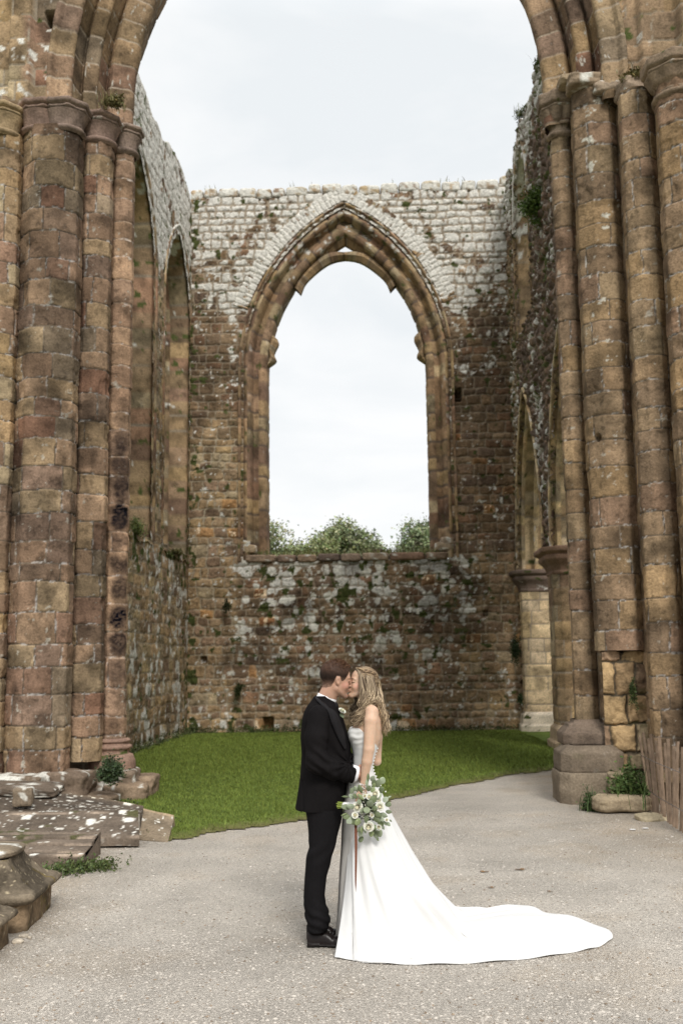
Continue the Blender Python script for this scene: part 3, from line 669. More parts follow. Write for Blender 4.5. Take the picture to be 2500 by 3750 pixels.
capital(lp, -4.84, 13.62, .25, 9.20, 9.62, 413, PAL_LP, 1.34, col=(.24, .165, .13))
capital(lp, -5.35, 13.45, .24, 9.10, 9.52, 414, PAL_TAN, 1.35, col=(.34, .25, .15))
def core(parent, plan, z0, z1, seed, pal, res=.02):
    return prism_sheet('core', plan, z0, z1, M_stone, parent, seed, res, pal, **dict(kp, wb=(.3, .7)))
core(lp, [(-7.2, 13.38), (-5.5, 13.38), (-5.12, 13.52), (-4.95, 13.85), (-4.42, 13.88), (-4.34, 14.22), (-4.04, 14.3), (-4.02, 14.6), (-4.15, 15.5), (-5.4, 15.5)], 0, 9.75, 421, PAL_LP[:, :]*[.95, 1.0, 1.0], .025)
# foot of the left pier: moulded base of the inner shaft, then worn plinth blocks
stack8('base', -3.895, 14.45, [(.2, .82), (.24, .80), (.25, .775), (.22, .76), (.225, .74), (.265, .72), (.27, .69), (.235, .66), (.24, .62), (.30, .60), (.33, .52), (.32, .40), (.22, .36)], M_stone, lp, 431, PAL_RED, round_=True, col=(.31, .20, .15), rough=.02, lich=.05)
for k, (u, v, z, hx, hy, hz, a, lc, cl) in enumerate([
        (-3.86, 14.30, .27, .36, .34, .15, .1, .35, (.25, .20, .16)), (-4.22, 13.55, .30, .30, .30, .17, -.05, .15, (.22, .17, .135)),
        (-4.72, 13.20, .29, .36, .30, .18, .03, .75, (.23, .18, .14)), (-5.3, 13.2, .3, .3, .3, .2, 0, .2, (.24, .18, .14)),
        (-3.66, 14.35, .10, .30, .50, .16, .2, .1, (.30, .23, .17)), (-3.98, 13.50, .07, .40, .30, .12, -.12, .1, (.27, .21, .16)),
        (-4.6, 12.95, .06, .55, .25, .12, .0, .2, (.24, .19, .15)), (-3.47, 14.60, .14, .16, .32, .16, .05, .05, (.30, .23, .17))]):
    mb = MB(); rockbox(mb, (u, v, z), hx, hy, hz, 440+k, np.array(cl)*[.78, .74, .68], a, .05, 20, frame=1, lich=lc, sq=8.); mb.build('plinth_stone', M_stone, lp)
# right pier ---------------------------------------------------------
def streak(col, t, Z, ID, X, Yl, h):
    m = sst(.16, .03, np.abs(t-.42+.05*np.sin(Z*3)))*sst(4.5, 7.5, Z)*.30
    return lichen(col, t*.9, Z, 812, np.clip(m, 0, 1), sc=15., colr=(.56, .53, .45))
shaft(rp, 'shaft', 2.57, 14.5, .158, .95, 9.40, 150, 375, 501, PAL_RP, wb=(5, 6), hc=(.28, .40))
shaft(rp, 'shaft', 2.99, 14.12, .325, 1.92, 9.78, 165, 380, 502, PAL_RP, wb=(.5, 1.1), fn=streak, hc=(.28, .42), pits=[(.29, 4.75, .062, .12)])
shaft(rp, 'shaft', 3.44, 13.55, .235, .3, 9.46, 160, 385, 503, PAL_RP*1.06, wb=(.5, .95), hc=(.26, .42))
shaft(rp, 'shaft', 3.86, 13.0, .30, .1, 9.30, 160, 400, 504, PAL_RP*[1.02, 1, .98], wb=(.5, 1.1))
capital(rp, 2.57, 14.5, .175, 9.34, 9.98, 511, PAL_RP, 1.75, lobes=4, col=(.24, .18, .13))
capital(rp, 3.86, 13.0, .31, 9.02, 9.56, 512, PAL_RP, 1.40, lobes=5, col=(.25, .185, .13))
core(rp, [(4.6, 15.5), (2.84, 15.5), (2.62, 14.62), (2.72, 14.5), (2.74, 14.28), (3.2, 14.25), (3.27, 13.75), (3.62, 13.6), (3.66, 13.2), (4.1, 13.0), (4.3, 12.6), (4.35, 11.4)][::-1][::-1], 0, 9.75, 521, PAL_RP, .025)
# broken abacus stones and rough masonry over the big shaft
for k, (u, v, z, hx, hy, hz, a) in enumerate([(2.88, 13.95, 9.86, .30, .22, .10, .1), (3.12, 13.9, 9.70, .20, .24, .10, -.1), (2.72, 14.1, 9.98, .22, .2, .07, .0), (3.42, 13.6, 9.55, .22, .22, .13, .2)]):
    mb = MB(); rockbox(mb, (u, v, z), hx, hy, hz, 530+k, PAL_RP[k], a, .05, 12, frame=1, lich=.2); mb.build('abacus_stone', M_stone, rp)
# hollowed, rock-faced stones low on the big shaft
rr_ = np.random.default_rng(9)
def roughpal(S, T, ID, f, X, Y): return moss(stonecol(ID, f, S, T, 541, PAL_TAN*1.02, (.10, .08, .055)), S, T, 542, .05+0*S)
wallsheet('broken_face', lambda h, z, d: B(h, 13.90-d+.10*np.abs(h-2.99)**2*6, z), 2.70, 3.32, .42, lambda h: 1.90+0*h, .05, .013, 543, roughpal, M_rubble, rp, mk=dict(hc=(.34, .42), wb=(.26, .5), joint=.018, rnd=.02, depth=.04, bulge=.012, wob=.04, rough=.06, boff=.03, rsc=3.2))
for k, (u, v, z, hx, hy, hz) in enumerate([(2.80, 13.72, .345, .150, .18, .052), (2.80, 13.72, .245, .155, .18, .055), (2.81, 13.72, .135, .150, .18, .060), (2.83, 13.72, .03, .2, .2, .06), (3.22, 14.02, .2, .22, .2, .16)]):
    mb = MB(); rockbox(mb, (u, v, z), hx, hy, hz, 560+k, np.array([.29, .235, .155])*(1 if k < 3 else .55), rr_.uniform(-.08, .08), .035, 16, frame=1, sq=9); mb.build('footing_stone', M_rubble, rp)
stack8('base', 2.55, 14.42, [(.19, 1.02), (.20, .98), (.26, .96), (.27, .93), (.30, .91), (.36, .84), (.36, .70), (.2, .69)], M_stone, rp, 551, PAL_RP, col=(.16, .12, .09), rough=.018, ms=.02, lich=.03)
stack8('base', 2.50, 14.15, [(.25, .71), (.30, .70), (.40, .62), (.41, .38), (.2, .37)], M_stone, rp, 552, PAL_RP, col=(.165, .13, .095), rough=.014, ms=.03, lich=.04)
stack8('base', 2.50, 14.10, [(.25, .39), (.43, .38), (.44, .34), (.44, -.05)], M_stone, rp, 553, PAL_RP, col=(.20, .16, .115), rough=.014, ms=.03, lich=.04)
# crossing arch ------------------------------------------------------
mpC = lambda h, z, d: B(h, 14.5-d, z)
insC, pathC = pointed(-.71, 3.04, 9.50, 10.0, 5.0)
arch = thing('crossing_arch', 'great pointed arch of moulded stone orders spanning overhead between the two clustered piers', 'arch', B(-.71, 14.5, 9.8))
profC = [(.34, -.95), (.14, -.30), (.03, -.10), (0, .02)]+arcp((.10, .06), .10, 180, 95, 7)+[(.13, .165), (.19, .175), (.21, .19)]+arcp((.30, .14), .07, 120, 60, 4)+[(.37, .17), (.40, .10), (.42, .05),
         (.43, .22), (.44, .40)]+arcp((.50, .43), .07, 180, 95, 5)+[(.54, .51), (.62, .52), (.66, .46), (.68, .42), (.70, .58), (.71, .74)]+arcp((.77, .76), .07, 180, 95, 5)+[(.84, .84), (.93, .84), (.98, .90), (1.04, .90), (1.05, .80)]
sel_ = None
def cfn(col, hx, zz, d, S, T):
    return lichen(col, S, T*2, 601, .13+0*S, sc=14., colr=(.5, .46, .4))
ordC = [0, 22, 34]
sweep('arch_moulding', mpC, pathC(.02), profC, M_stone, arch, 611, .016, ordC, (.30, .42), np.concatenate([PAL_LP, PAL_RP]), (.38, .31, .24), cfn, .006, .009, None, .012)
def colS(S, T, ID, face, X, Yl):
    k = (S > -.7)[..., None]
    c = np.where(k, stonecol(ID, face, S, T, 131, PAL_RP*1.05), stonecol(ID, face, S, T, 132, PAL_LP*1.0))
    c2 = stonecol(ID, face, S, T, 133, PAL_TAN*1.1); kk = (sst(-5.0, -5.15, S)+sst(4.1, 4.25, S))[..., None]
    c = c*(1-kk)+c2*kk
    return moss(lichen(c, S, T, 134, .22+0*S, face, sc=9.), S, T, 135, .14+0*S)
def relS(h, z):
    return .16*(sst(-4.97, -5.0, h)-sst(-5.28, -5.31, h)*.8)+.12*sst(3.52, 3.55, h)+.16*sst(4.02, 4.05, h)-.10*sst(.16, .1, np.abs(h-3.22+.04*np.sin(z*5)))*(z > 9.9)*fb2(h*4, z*4, 9, 3)
wallsheet('spandrel_wall', lambda h, z, d: B(h, 13.62-d, z), -7.2, 5.2, 9.46, lambda h: 15.6+0*h, 1.6, .024, 18, colS, M_stone, arch,
          holes=[lambda s, z: insC(s, z, 1.02)], pits=[(-4.73, 11.0, .10, .11, .25), (3.40, 11.15, .06, .08, .2)], mk=dict(kp, wb=(.28, .6), depth=.02, bulge=.01, rough=.012), relief=relS)
# ================================================================== GROUND
def zg(x, y): return 0*x
def grid_ground(name, x0, x1, y0, y1, res, z, mat, colf, hf=None, mask=None):
    X, Y = np.meshgrid(np.arange(x0, x1+res, res), np.arange(y0, y1+res, res), indexing='ij')
    Z = z+0*X if hf is None else z+hf(X, Y)
    mk = None
    if mask is not None: mk = mask(.5*(X[:-1, :-1]+X[1:, 1:]), .5*(Y[:-1, :-1]+Y[1:, 1:]))
    return mesh_obj(name, np.stack([X, Y, Z], -1).reshape(-1, 3), gridfaces(*X.shape, mk), mat, None, colf(X, Y).reshape(-1, 3))
# gravel
mg, ntg, bs = new_mat('gravel'); L = ntg.links.new
tc = N(ntg, 'ShaderNodeNewGeometry')
vo = N(ntg, 'ShaderNodeTexVoronoi', inputs={'Scale': 95.}); L(tc.outputs['Position'], vo.inputs['Vector'])
vo2 = N(ntg, 'ShaderNodeTexVoronoi', inputs={'Scale': 42.}); L(tc.outputs['Position'], vo2.inputs['Vector'])
nn1 = N(ntg, 'ShaderNodeTexNoise', inputs={'Scale': 1.1, 'Detail': 8., 'Roughness': .62}); L(tc.outputs['Position'], nn1.inputs[0])
nn2 = N(ntg, 'ShaderNodeTexNoise', inputs={'Scale': 60., 'Detail': 6., 'Roughness': .7}); L(tc.outputs['Position'], nn2.inputs[0])
sepc = N(ntg, 'ShaderNodeSeparateColor'); L(vo.outputs['Color'], sepc.inputs[0])
ma = N(ntg, 'ShaderNodeMapRange', inputs={1: 0., 2: 1., 3: .82, 4: 1.15}); L(sepc.outputs[0], ma.inputs[0])
mb_ = N(ntg, 'ShaderNodeMapRange', inputs={1: .3, 2: .7, 3: .84, 4: 1.14}); L(nn1.outputs['Fac'], mb_.inputs[0])
mc = N(ntg, 'ShaderNodeMapRange', inputs={1: .3, 2: .68, 3: .70, 4: 1.18}); L(nn2.outputs['Fac'], mc.inputs[0])
m1 = N(ntg, 'ShaderNodeMath', operation='MULTIPLY'); L(ma.outputs[0], m1.inputs[0]); L(mb_.outputs[0], m1.inputs[1])
m2 = N(ntg, 'ShaderNodeMath', operation='MULTIPLY'); L(m1.outputs[0], m2.inputs[0]); L(mc.outputs[0], m2.inputs[1])
at = N(ntg, 'ShaderNodeAttribute', attribute_name='col'); vm = N(ntg, 'ShaderNodeVectorMath', operation='SCALE')
L(at.outputs['Color'], vm.inputs[0]); L(m2.outputs[0], vm.inputs['Scale']); L(vm.outputs[0], bs.inputs['Base Color'])
bs.inputs['Roughness'].default_value = .95; bs.inputs['Specular IOR Level'].default_value = .12
ad = N(ntg, 'ShaderNodeMath', operation='ADD'); L(vo.outputs['Distance'], ad.inputs[0]); L(nn2.outputs['Fac'], ad.inputs[1])
bp = N(ntg, 'ShaderNodeBump', inputs={'Strength': 1.0, 'Distance': .016}); L(ad.outputs[0], bp.inputs['Height']); L(bp.outputs[0], bs.inputs['Normal'])
def undul(X, Y): return .02*(fb2(X*.5, Y*.5, 701, 3)-.5)*2*0
def gcol(X, Y):
    n = fb2(X*.45+3, Y*.9, 702, 4); n2 = fb2(X*2.2, Y*2.2, 703, 4)
    c = np.array([.575, .522, .455])*(1+.22*(n-.5)*2)[..., None]*(1+.12*(n2-.5)*2)[..., None]
    # scuffed earth towards the edges of the path
    U = X*CP-Y*SP; V_ = X*SP+Y*CP
    e = np.maximum(sst(-1.6, -2.6, X+.6*(n2-.5)+.04*(Y-7)), sst(2.0, 3.2, X+.8*(n2-.5))*sst(8, 11, Y))*.55
    m = np.clip(e+.32*sst(.56, .72, n2), 0, 1)[..., None]
    return c*(1-m)+c*np.array([.74, .66, .56])*m
gg = grid_ground('ground', -9, 9, 3.0, 30, .09, 0, mg, gcol, mask=None); tag(gg, kind='structure')
def fcol(X, Y): return np.broadcast_to(np.array([.07, .095, .03]), X.shape+(3,))*(1+.4*(fb2(X*.1, Y*.1, 5, 3)-.5))[..., None]
fg = grid_ground('field', -600, 600, -200, 1000, 12., -.35, noise_col('meadow', .95, .1, .6, .3, 0), fcol); tag(fg, kind='structure')
# lawn inside the walls
edge_px = [(395, 1931), (430, 1926), (480, 1914), (530, 1909), (590, 1900), (650, 1891), (690, 1886), (760, 1872), (850, 1853), (905, 1838), (950, 1828), (1000, 1818), (1040, 1805), (1080, 1800), (1130, 1790), (1180, 1779), (1230, 1777), (1275, 1770), (1320, 1768)]
ep = np.array([G(a*1.5944, b*1.5944)[:2] for a, b in edge_px]); ep = np.concatenate([[[-3.6, ep[0, 1]+.5]], ep, [[6, ep[-1, 1]+.3]]])
def lawn_d(X, Y):
    ye = np.interp(X, ep[:, 0], ep[:, 1]); return Y-ye+.20*(fb2(X*3.1, Y*3.1, 711, 4)-.5)*2+.12*(vn2(X*17, Y*17, 712)-.5)
lawn_mat = noise_col('grass_turf', .95, .1, 9., .3, .9, .03, 55.)
def lcol(X, Y):
    n = fb2(X*.8, Y*.8, 713, 4); n2 = fb2(X*5, Y*5, 714, 4)
    c = np.array([.108, .150, .032])*(1+.35*(n-.5)*2)[..., None]*(1+.35*(n2-.5)*2)[..., None]
    e = sst(.45, .0, lawn_d(X, Y)+.3*(n2-.5))[..., None]*.85
    return c*(1-e)+np.array([.16, .14, .06])*e
lg = grid_ground('lawn', -5.6, 6, 10.8, 28.3, .05, .004, lawn_mat, lcol, hf=lambda X, Y: .05*sst(0, .3, lawn_d(X, Y))+.012*fb2(X*6, Y*6, 715, 3), mask=lambda X, Y: lawn_d(X, Y) > 0)
tag(lg, kind='structure')
# grass blades
rg = np.random.default_rng(5); nb = 150000
bx_ = rg.uniform(-4.8, 4.3, nb*3); by_ = 11+(rg.random(nb*3)**1.5)*15.5
uu = bx_*CP-by_*SP; k = (lawn_d(bx_, by_) > .30*rg.random(nb*3)**1.5) & (uu > -5.25) & (uu < 3.15); bx_, by_ = bx_[k][:nb], by_[k][:nb]; nb = len(bx_)
hb = rg.uniform(.02, .05, nb)*(1+.4*(by_ > 17)); an = rg.uniform(0, 6.28, nb); wd = rg.uniform(.003, .006, nb)*(by_/11)
ln = rg.normal(0, .018, (nb, 2)); dn_ = np.stack([np.cos(an), np.sin(an)], -1)
base_ = np.stack([bx_, by_, np.full(nb, .05)], -1)*1.0; e_ = lawn_d(bx_, by_); base_[:, 2] = .004+.05*sst(0, .3, e_)
Vb = np.zeros((nb, 3, 3)); Vb[:, 0] = base_; Vb[:, 0, :2] -= dn_*wd[:, None]; Vb[:, 1] = base_; Vb[:, 1, :2] += dn_*wd[:, None]; Vb[:, 2] = base_; Vb[:, 2, 2] += hb; Vb[:, 2, :2] += ln
cb = np.array([.118, .165, .034])*rg.uniform(.6, 1.5, (nb, 1))*np.array([1, 1, 1])+rg.uniform(0, .04, (nb, 1))*np.array([1, .6, 0])
cb = np.repeat(cb[:, None], 3, 1)
M_grass = noise_col('grass_blade', .7, .2, 3., .25, 0)
ob = mesh_obj('grass', Vb.reshape(-1, 3), np.arange(nb*3).reshape(-1, 3), M_grass, None, cb.reshape(-1, 3), False); tag(ob, 'short mown green grass carpeting the floor inside the ruin', 'grass', kind='stuff')
# gravel chips
rp_ = np.random.default_rng(15); npb = 80000
yy = 4.9+(rp_.random(npb)**1.8)*8.5; xx = rp_.uniform(-.36, .36, npb)*yy*1.0
k = lawn_d(xx, yy) < -.02; xx, yy = xx[k], yy[k]; npb = len(xx); sz = rp_.gamma(2.2, .0017, npb)+.0016; sz = np.minimum(sz, .013)
octa = np.array([(1, 0, 0), (-1, 0, 0), (0, 1, 0), (0, -1, 0), (0, 0, 1), (0, 0, -.4)], float)
ofc = np.array([(0, 2, 4), (2, 1, 4), (1, 3, 4), (3, 0, 4), (2, 0, 5), (1, 2, 5), (3, 1, 5), (0, 3, 5)])
a_ = rp_.uniform(0, 6.28, npb); jit = rp_.uniform(.6, 1.3, (npb, 6, 3)); q = octa[None]*jit*sz[:, None, None]*np.array([1.2, 1, .55])
ca, sa = np.cos(a_)[:, None], np.sin(a_)[:, None]; q2 = q.copy(); q2[..., 0] = q[..., 0]*ca-q[..., 1]*sa; q2[..., 1] = q[..., 0]*sa+q[..., 1]*ca
q2 += np.stack([xx, yy, np.zeros(npb)+.001], -1)[:, None]
cg = np.array([.50, .455, .40])*rp_.uniform(.55, 1.12, (npb, 1)); cg = np.where(rp_.random((npb, 1)) > .93, cg*[.55, .46, .38], cg)
M_chip = noise_col('gravel_chip', .9, .2, 80., .15, 0)
ob = mesh_obj('gravel', q2.reshape(-1, 3), (ofc[None]+np.arange(npb)[:, None, None]*6).reshape(-1, 3), M_chip, None, np.repeat(cg[:, None], 6, 1).reshape(-1, 3), False)
tag(ob, 'loose pale gravel chips scattered over the path', 'gravel', kind='stuff')

# ================================================================== PLANTS
def leaves(mb, C_, n, spread, size, col, seed, up_=.4, asp=2.2, var=.4, drop=0.):
    """n small pointed leaves scattered round each centre"""
    r = np.random.default_rng(seed); C_ = np.asarray(C_, float).reshape(-1, 3); n_ = n*len(C_)
    c = np.repeat(C_, n, 0)+r.normal(0, 1, (n_, 3))*np.asarray(spread)
    d = r.normal(0, 1, (n_, 3)); d[:, 2] = d[:, 2]*.6+up_-drop; d /= np.linalg.norm(d, axis=1)[:, None]
    t = np.cross(d, r.normal(0, 1, (n_, 3))); t /= np.linalg.norm(t, axis=1)[:, None]
    s = size*r.uniform(.6, 1.4, n_)[:, None]; nrm = np.cross(d, t)
    V = np.stack([c, c+d*s*.5+t*s/asp*.5+nrm*s*.08, c+d*s, c+d*s*.5-t*s/asp*.5+nrm*s*.08], 1)
    cc = np.asarray(col)*(r.uniform(1-var, 1+var, (n_, 1)))*(1+r.normal(0, .08, (n_, 3)))
    mb.add(V.reshape(-1, 3), np.arange(n_*4).reshape(-1, 4), np.repeat(np.clip(cc, .005, 1)[:, None], 4, 1).reshape(-1, 3))
def blades(mb, c, n, hgt, wid, col, seed, spread=.1, lean=.5):
    r = np.random.default_rng(seed)
    for k in range(n):
        b = np.asarray(c)+np.r_[r.normal(0, spread, 2), 0]; a = r.uniform(0, 6.28); d = np.array([math.cos(a), math.sin(a), 0])*r.uniform(.2, 1)*lean; h_ = hgt*r.uniform(.5, 1.1)
        p_ = [b+d*h_*t**2+np.array([0, 0, h_*(t-.25*t*t*lean)]) for t in (0, .33, .66, 1)]; side = np.array([-math.sin(a), math.cos(a), 0])
        ws = [wid, wid*1.1, wid*.7, .0005]; V = []
        for q, ww in zip(p_, ws): V += [q-side*ww, q+side*ww]
        mb.add(V, np.array([(0, 1, 3, 2), (2, 3, 5, 4), (4, 5, 7, 6)]), np.asarray(col)*r.uniform(.6, 1.4))
def plant(name, label, cat, px, Y, z0, size, n, seed, col=(.07, .10, .03), lsize=.035, blade=0, group=None, stems=True, cloud=None):
    base = P(px[0]*1.5944, px[1]*1.5944, Y) if z0 is None else np.r_[G(px[0]*1.5944, px[1]*1.5944, z0)]
    t = thing(name, label, cat, base, group); r = np.random.default_rng(seed)
    mb = MB(); st = MB(); size = np.asarray(size, float)
    for k in range(max(5, n//60)):
        q = r.normal(0, 1, 3); q /= np.linalg.norm(q); q[2] = abs(q[2]) if cloud is None else q[2]; tip = base+q*size*r.uniform(.4, 1)
        cur = spline([base, base+(tip-base)*.5+[0, 0, .1*size[2]], tip], 7); add_tube(st, cur, np.linspace(.006, .002, 7), (.10, .09, .045), 5, 1, False)
        leaves(mb, cur[2:], 12, size*.13, lsize, col, seed*50+k)
    if blade: blades(mb, base, blade, size[2]*1.2, .006, np.array(col)*1.1, seed+1, size[0]*.5)
    mb.build('foliage', M_leaf, t); 
    if stems: st.build('stem', M_leaf, t)
    return t
plant('wall_shrub', 'bushy green shrub sprouting from the right wall below its upper window', 'shrub', (1229, 470), 20.75, None, (.38, .30, .48), 4200, 1, (.11, .17, .035), .06, cloud=1)
plant('weed_clump', 'dark green leafy weed rooted in the plinth of the left pier', 'weed', (252, 1790), 13.5, None, (.20, .18, .30), 3600, 2, (.055, .08, .035), .04)
plant('fern_tuft', 'green fern and ivy growing in the hollow foot of the right pier', 'fern', (1452, 1850), 12.95, None, (.30, .2, .5), 3800, 3, (.07, .11, .03), .05, blade=45)
plant('fern_tuft', 'small dark fern at the corner of the right pier base beside the flat stone', 'fern', (1360, 1866), 12.95, None, (.15, .12, .3), 1200, 4, (.05, .08, .025), .03, blade=25)
plant('ledge_weeds', 'brownish weeds growing on the ledge over the right pier shafts', 'weed', (1455, 188), 13.3, None, (.26, .15, .16), 1900, 5, (.13, .11, .035), .045, blade=26)
plant('ledge_grass', 'dry grass and a fern on top of the left pier capitals', 'grass', (262, 240), 13.9, None, (.22, .10, .16), 1100, 6, (.15, .13, .05), .04, blade=60)
plant('ivy_clump', 'dark ivy clump on the end wall beside the arcade respond', 'ivy', (1184, 1492), 26.0, None, (.16, .12, .42), 1300, 7, (.035, .055, .02), .05, cloud=1)
plant('ivy_clump', 'small ivy tuft at the foot of the pale arcade pier', 'ivy', (1196, 1604), 26.2, None, (.10, .1, .2), 500, 8, (.045, .07, .025), .05, cloud=1)
plant('ivy_clump', 'dark ivy patch low on the end wall left of the couple', 'ivy', (548, 1585), 26.95, None, (.18, .06, .25), 900, 9, (.05, .06, .02), .05, cloud=1)
plant('ivy_clump', 'ivy tuft beneath the left end of the window sill', 'ivy', (522, 1392), 26.95, None, (.18, .06, .2), 600, 10, (.05, .055, .02), .05, cloud=1)
plant('pier_ivy', 'ivy strand hanging in the broken joint of the right pier', 'ivy', (1453, 1600), 13.62, None, (.05, .05, .32), 700, 11, (.05, .07, .02), .03, cloud=1)
plant('wall_tuft', 'green tuft on the broken top of the right wall', 'tuft', (1196, 262), 22.7, None, (.2, .3, .25), 500, 12, (.09, .10, .03), .05, blade=14, cloud=1)
plant('wall_tuft', 'small grassy tuft at the highest visible edge of the right wall top', 'tuft', (1240, 150), 19.5, None, (.15, .2, .3), 400, 13, (.08, .10, .03), .05, blade=14, cloud=1)
plant('sill_plant', 'flowering weeds on the near lancet sill of the left wall', 'weed', (312, 1225), 21.6, None, (.22, .5, .35), 1300, 14, (.11, .13, .035), .045, blade=40)
plant('sill_plant', 'rusty green weeds on the far lancet sill of the left wall', 'weed', (405, 1272), 25.6, None, (.2, .7, .16), 900, 15, (.11, .10, .03), .045, blade=30)
rq = np.random.default_rng(21); mb = MB(); mb2 = MB()
for k in range(34): blades(mb, B(rq.uniform(-3.6, 1.3), VE+rq.uniform(.0, .5), 4.60), 20, rq.uniform(.12, .28), .007, np.array((.17, .17, .055))*rq.uniform(.6, 1.2), 900+k, .16, .7)
leaves(mb, B(rq.uniform(-3.6, 1.3, 60), VE+rq.uniform(.0, .3, 60), 4.60+0*rq.uniform(0, 1, 60)), 14, .07, .05, (.12, .13, .04), 990, .6)
tag(mb.build('grass_fringe', M_leaf), 'yellowish grass growing along the sill of the big window', 'grass', kind='stuff')
for k in range(6): blades(mb2, B([-4.9, -2.6, -1.9, .2, 1.6, 2.1][k], VE+.2, 14.82), 9, .2, .007, (.15, .15, .06), 930+k, .1, .7)
tag(mb2.build('grass_sprigs', M_leaf), 'sparse grass sprigs on the coping of the end wall', 'grass', kind='stuff')
for k, (px, py, sx) in enumerate([(215, 1998, .22), (150, 2008, .3), (262, 1930, .2), (305, 1915, .3), (340, 1905, .25), (285, 1860, .15)]):
    b = G(px*1.5944, py*1.5944); t = thing('ground_weeds', ['low clover-like weeds at the end of the stepped slab', 'low green weeds along the front foot of the stepped slab', 'weeds in the shadow under the lichened coping stone', 'grassy weeds between the coping stone and the gravel', 'creeping weeds beside the notched end stone', 'small weed at the corner of the left pier plinth'][k], 'weed', b)
    mb = MB(); r = np.random.default_rng(60+k); n_ = 70; cs = np.stack([r.normal(0, sx*.5, n_), r.normal(0, .07, n_), np.abs(r.normal(0, .03, n_))+.01], -1)+b
    leaves(mb, cs, 12, .02, .028, (.075, .10, .03), 70+k, .6, 1.6); blades(mb, b, 14, .12, .005, (.08, .11, .03), 80+k, sx*.4); mb.build('foliage', M_leaf, t)
# moss fringe of weeds along the wall foot
mb = MB(); r = np.random.default_rng(33)
cs = np.concatenate([np.stack([r.uniform(-5.3, 3.1, 260), 27.0-np.abs(r.normal(0, .08, 260)), np.abs(r.normal(0, .05, 260))+.05], -1), np.stack([-5.25+np.abs(r.normal(0, .08, 200)), r.uniform(15.6, 27, 200), np.abs(r.normal(0, .05, 200))+.05], -1)])
cs = B(cs[:, 0], cs[:, 1], cs[:, 2]); leaves(mb, cs, 14, .05, .05, (.07, .085, .03), 34, .7); ob = mb.build('weeds', M_leaf); tag(ob, 'thin fringe of weeds where the grass meets the wall foot', 'weeds', kind='stuff')

# ================================================================== TREES beyond the wall
def tree(label, base, trunk_h, crown_c, crown_r, nclump, nleaf, lsz, seed, col, gap=.5):
    t = thing('tree', label, 'tree', base, 'trees seen through the window'); r = np.random.default_rng(seed)
    base = np.asarray(base, float); cc = np.asarray(crown_c, float)-[0, 0, .25]; cr = np.asarray(crown_r, float)*[.86, .86, .78]
    tk = MB(); top = cc-[0, 0, cr[2]*.2]; add_tube(tk, spline([base, base*.4+top*.6+[.3, 0, 0], top], 10), np.linspace(.35, .16, 10), (.12, .10, .075), 8, 1, False)
    lf = MB(); cen = []; col = np.array(col)*.85
    for k in range(nclump):
        q = r.normal(0, 1, 3); q /= np.linalg.norm(q); q[2] = q[2]*.8+.15; p = cc+q*cr*r.uniform(.45, 1.0)
        cen.append(p); s = base*.3+top*.7 if k % 2 else top
        add_tube(tk, spline([s, (s+p)/2+r.normal(0, .25, 3), p], 7), np.linspace(.10, .02, 7), (.13, .11, .08), 5, 1, False)
    cen = np.array(cen)
    for k, p in enumerate(cen):
        n_ = 16; sub = p+r.normal(0, 1, (n_, 3))*cr*[.16, .16, .11]
        leaves(lf, sub, nleaf, (.30, .30, .18), lsz, np.array(col)*r.uniform(.6, 1.45), seed*100+k, .2, 1.7, .45)
    lf.build('crown', M_leaf, t); tk.build('trunk', M_leaf, t)
def at(px, py, Y): return P(px*1.5944, py*1.5944, Y)
c = at(788, 1244, 62); tree('broad round-headed green tree in the middle of the window view', (c[0], 62, -.3), 6, c, (2.1, 2.0, 1.75), 42, 14, .19, 1, (0.26, 0.29, 0.15))
c = at(722, 1262, 60); tree('lower bushy tree joining the round-headed one on its left', (c[0], 60, -.3), 5, c, (1.2, 1.3, 1.3), 26, 11, .17, 2, (0.31, 0.34, 0.16))
c = at(590, 1245, 58); tree('thin-leaved tree at the left jamb of the window', (c[0], 58, -.3), 6, c, (2.2, 2.0, 2.1), 34, 9, .17, 3, (0.29, 0.32, 0.16))
c = at(975, 1240, 60); tree('loose dark green tree at the right jamb of the window', (c[0], 60, -.3), 6, c, (1.75, 1.8, 1.9), 34, 11, .17, 4, (0.23, 0.27, 0.14))
c = at(670, 1275, 61); tree('low shrubby tree just above the sill on the left', (c[0], 61, -.3), 5, c, (1.5, 1.3, .85), 22, 10, .16, 5, (0.33, 0.36, 0.18))
c = at(850, 1262, 64); tree('low tree behind the round-headed one on its right', (c[0], 64, -.3), 5, c, (.9, 1.2, 1.1), 16, 16, .17, 6, (0.26, 0.29, 0.15))

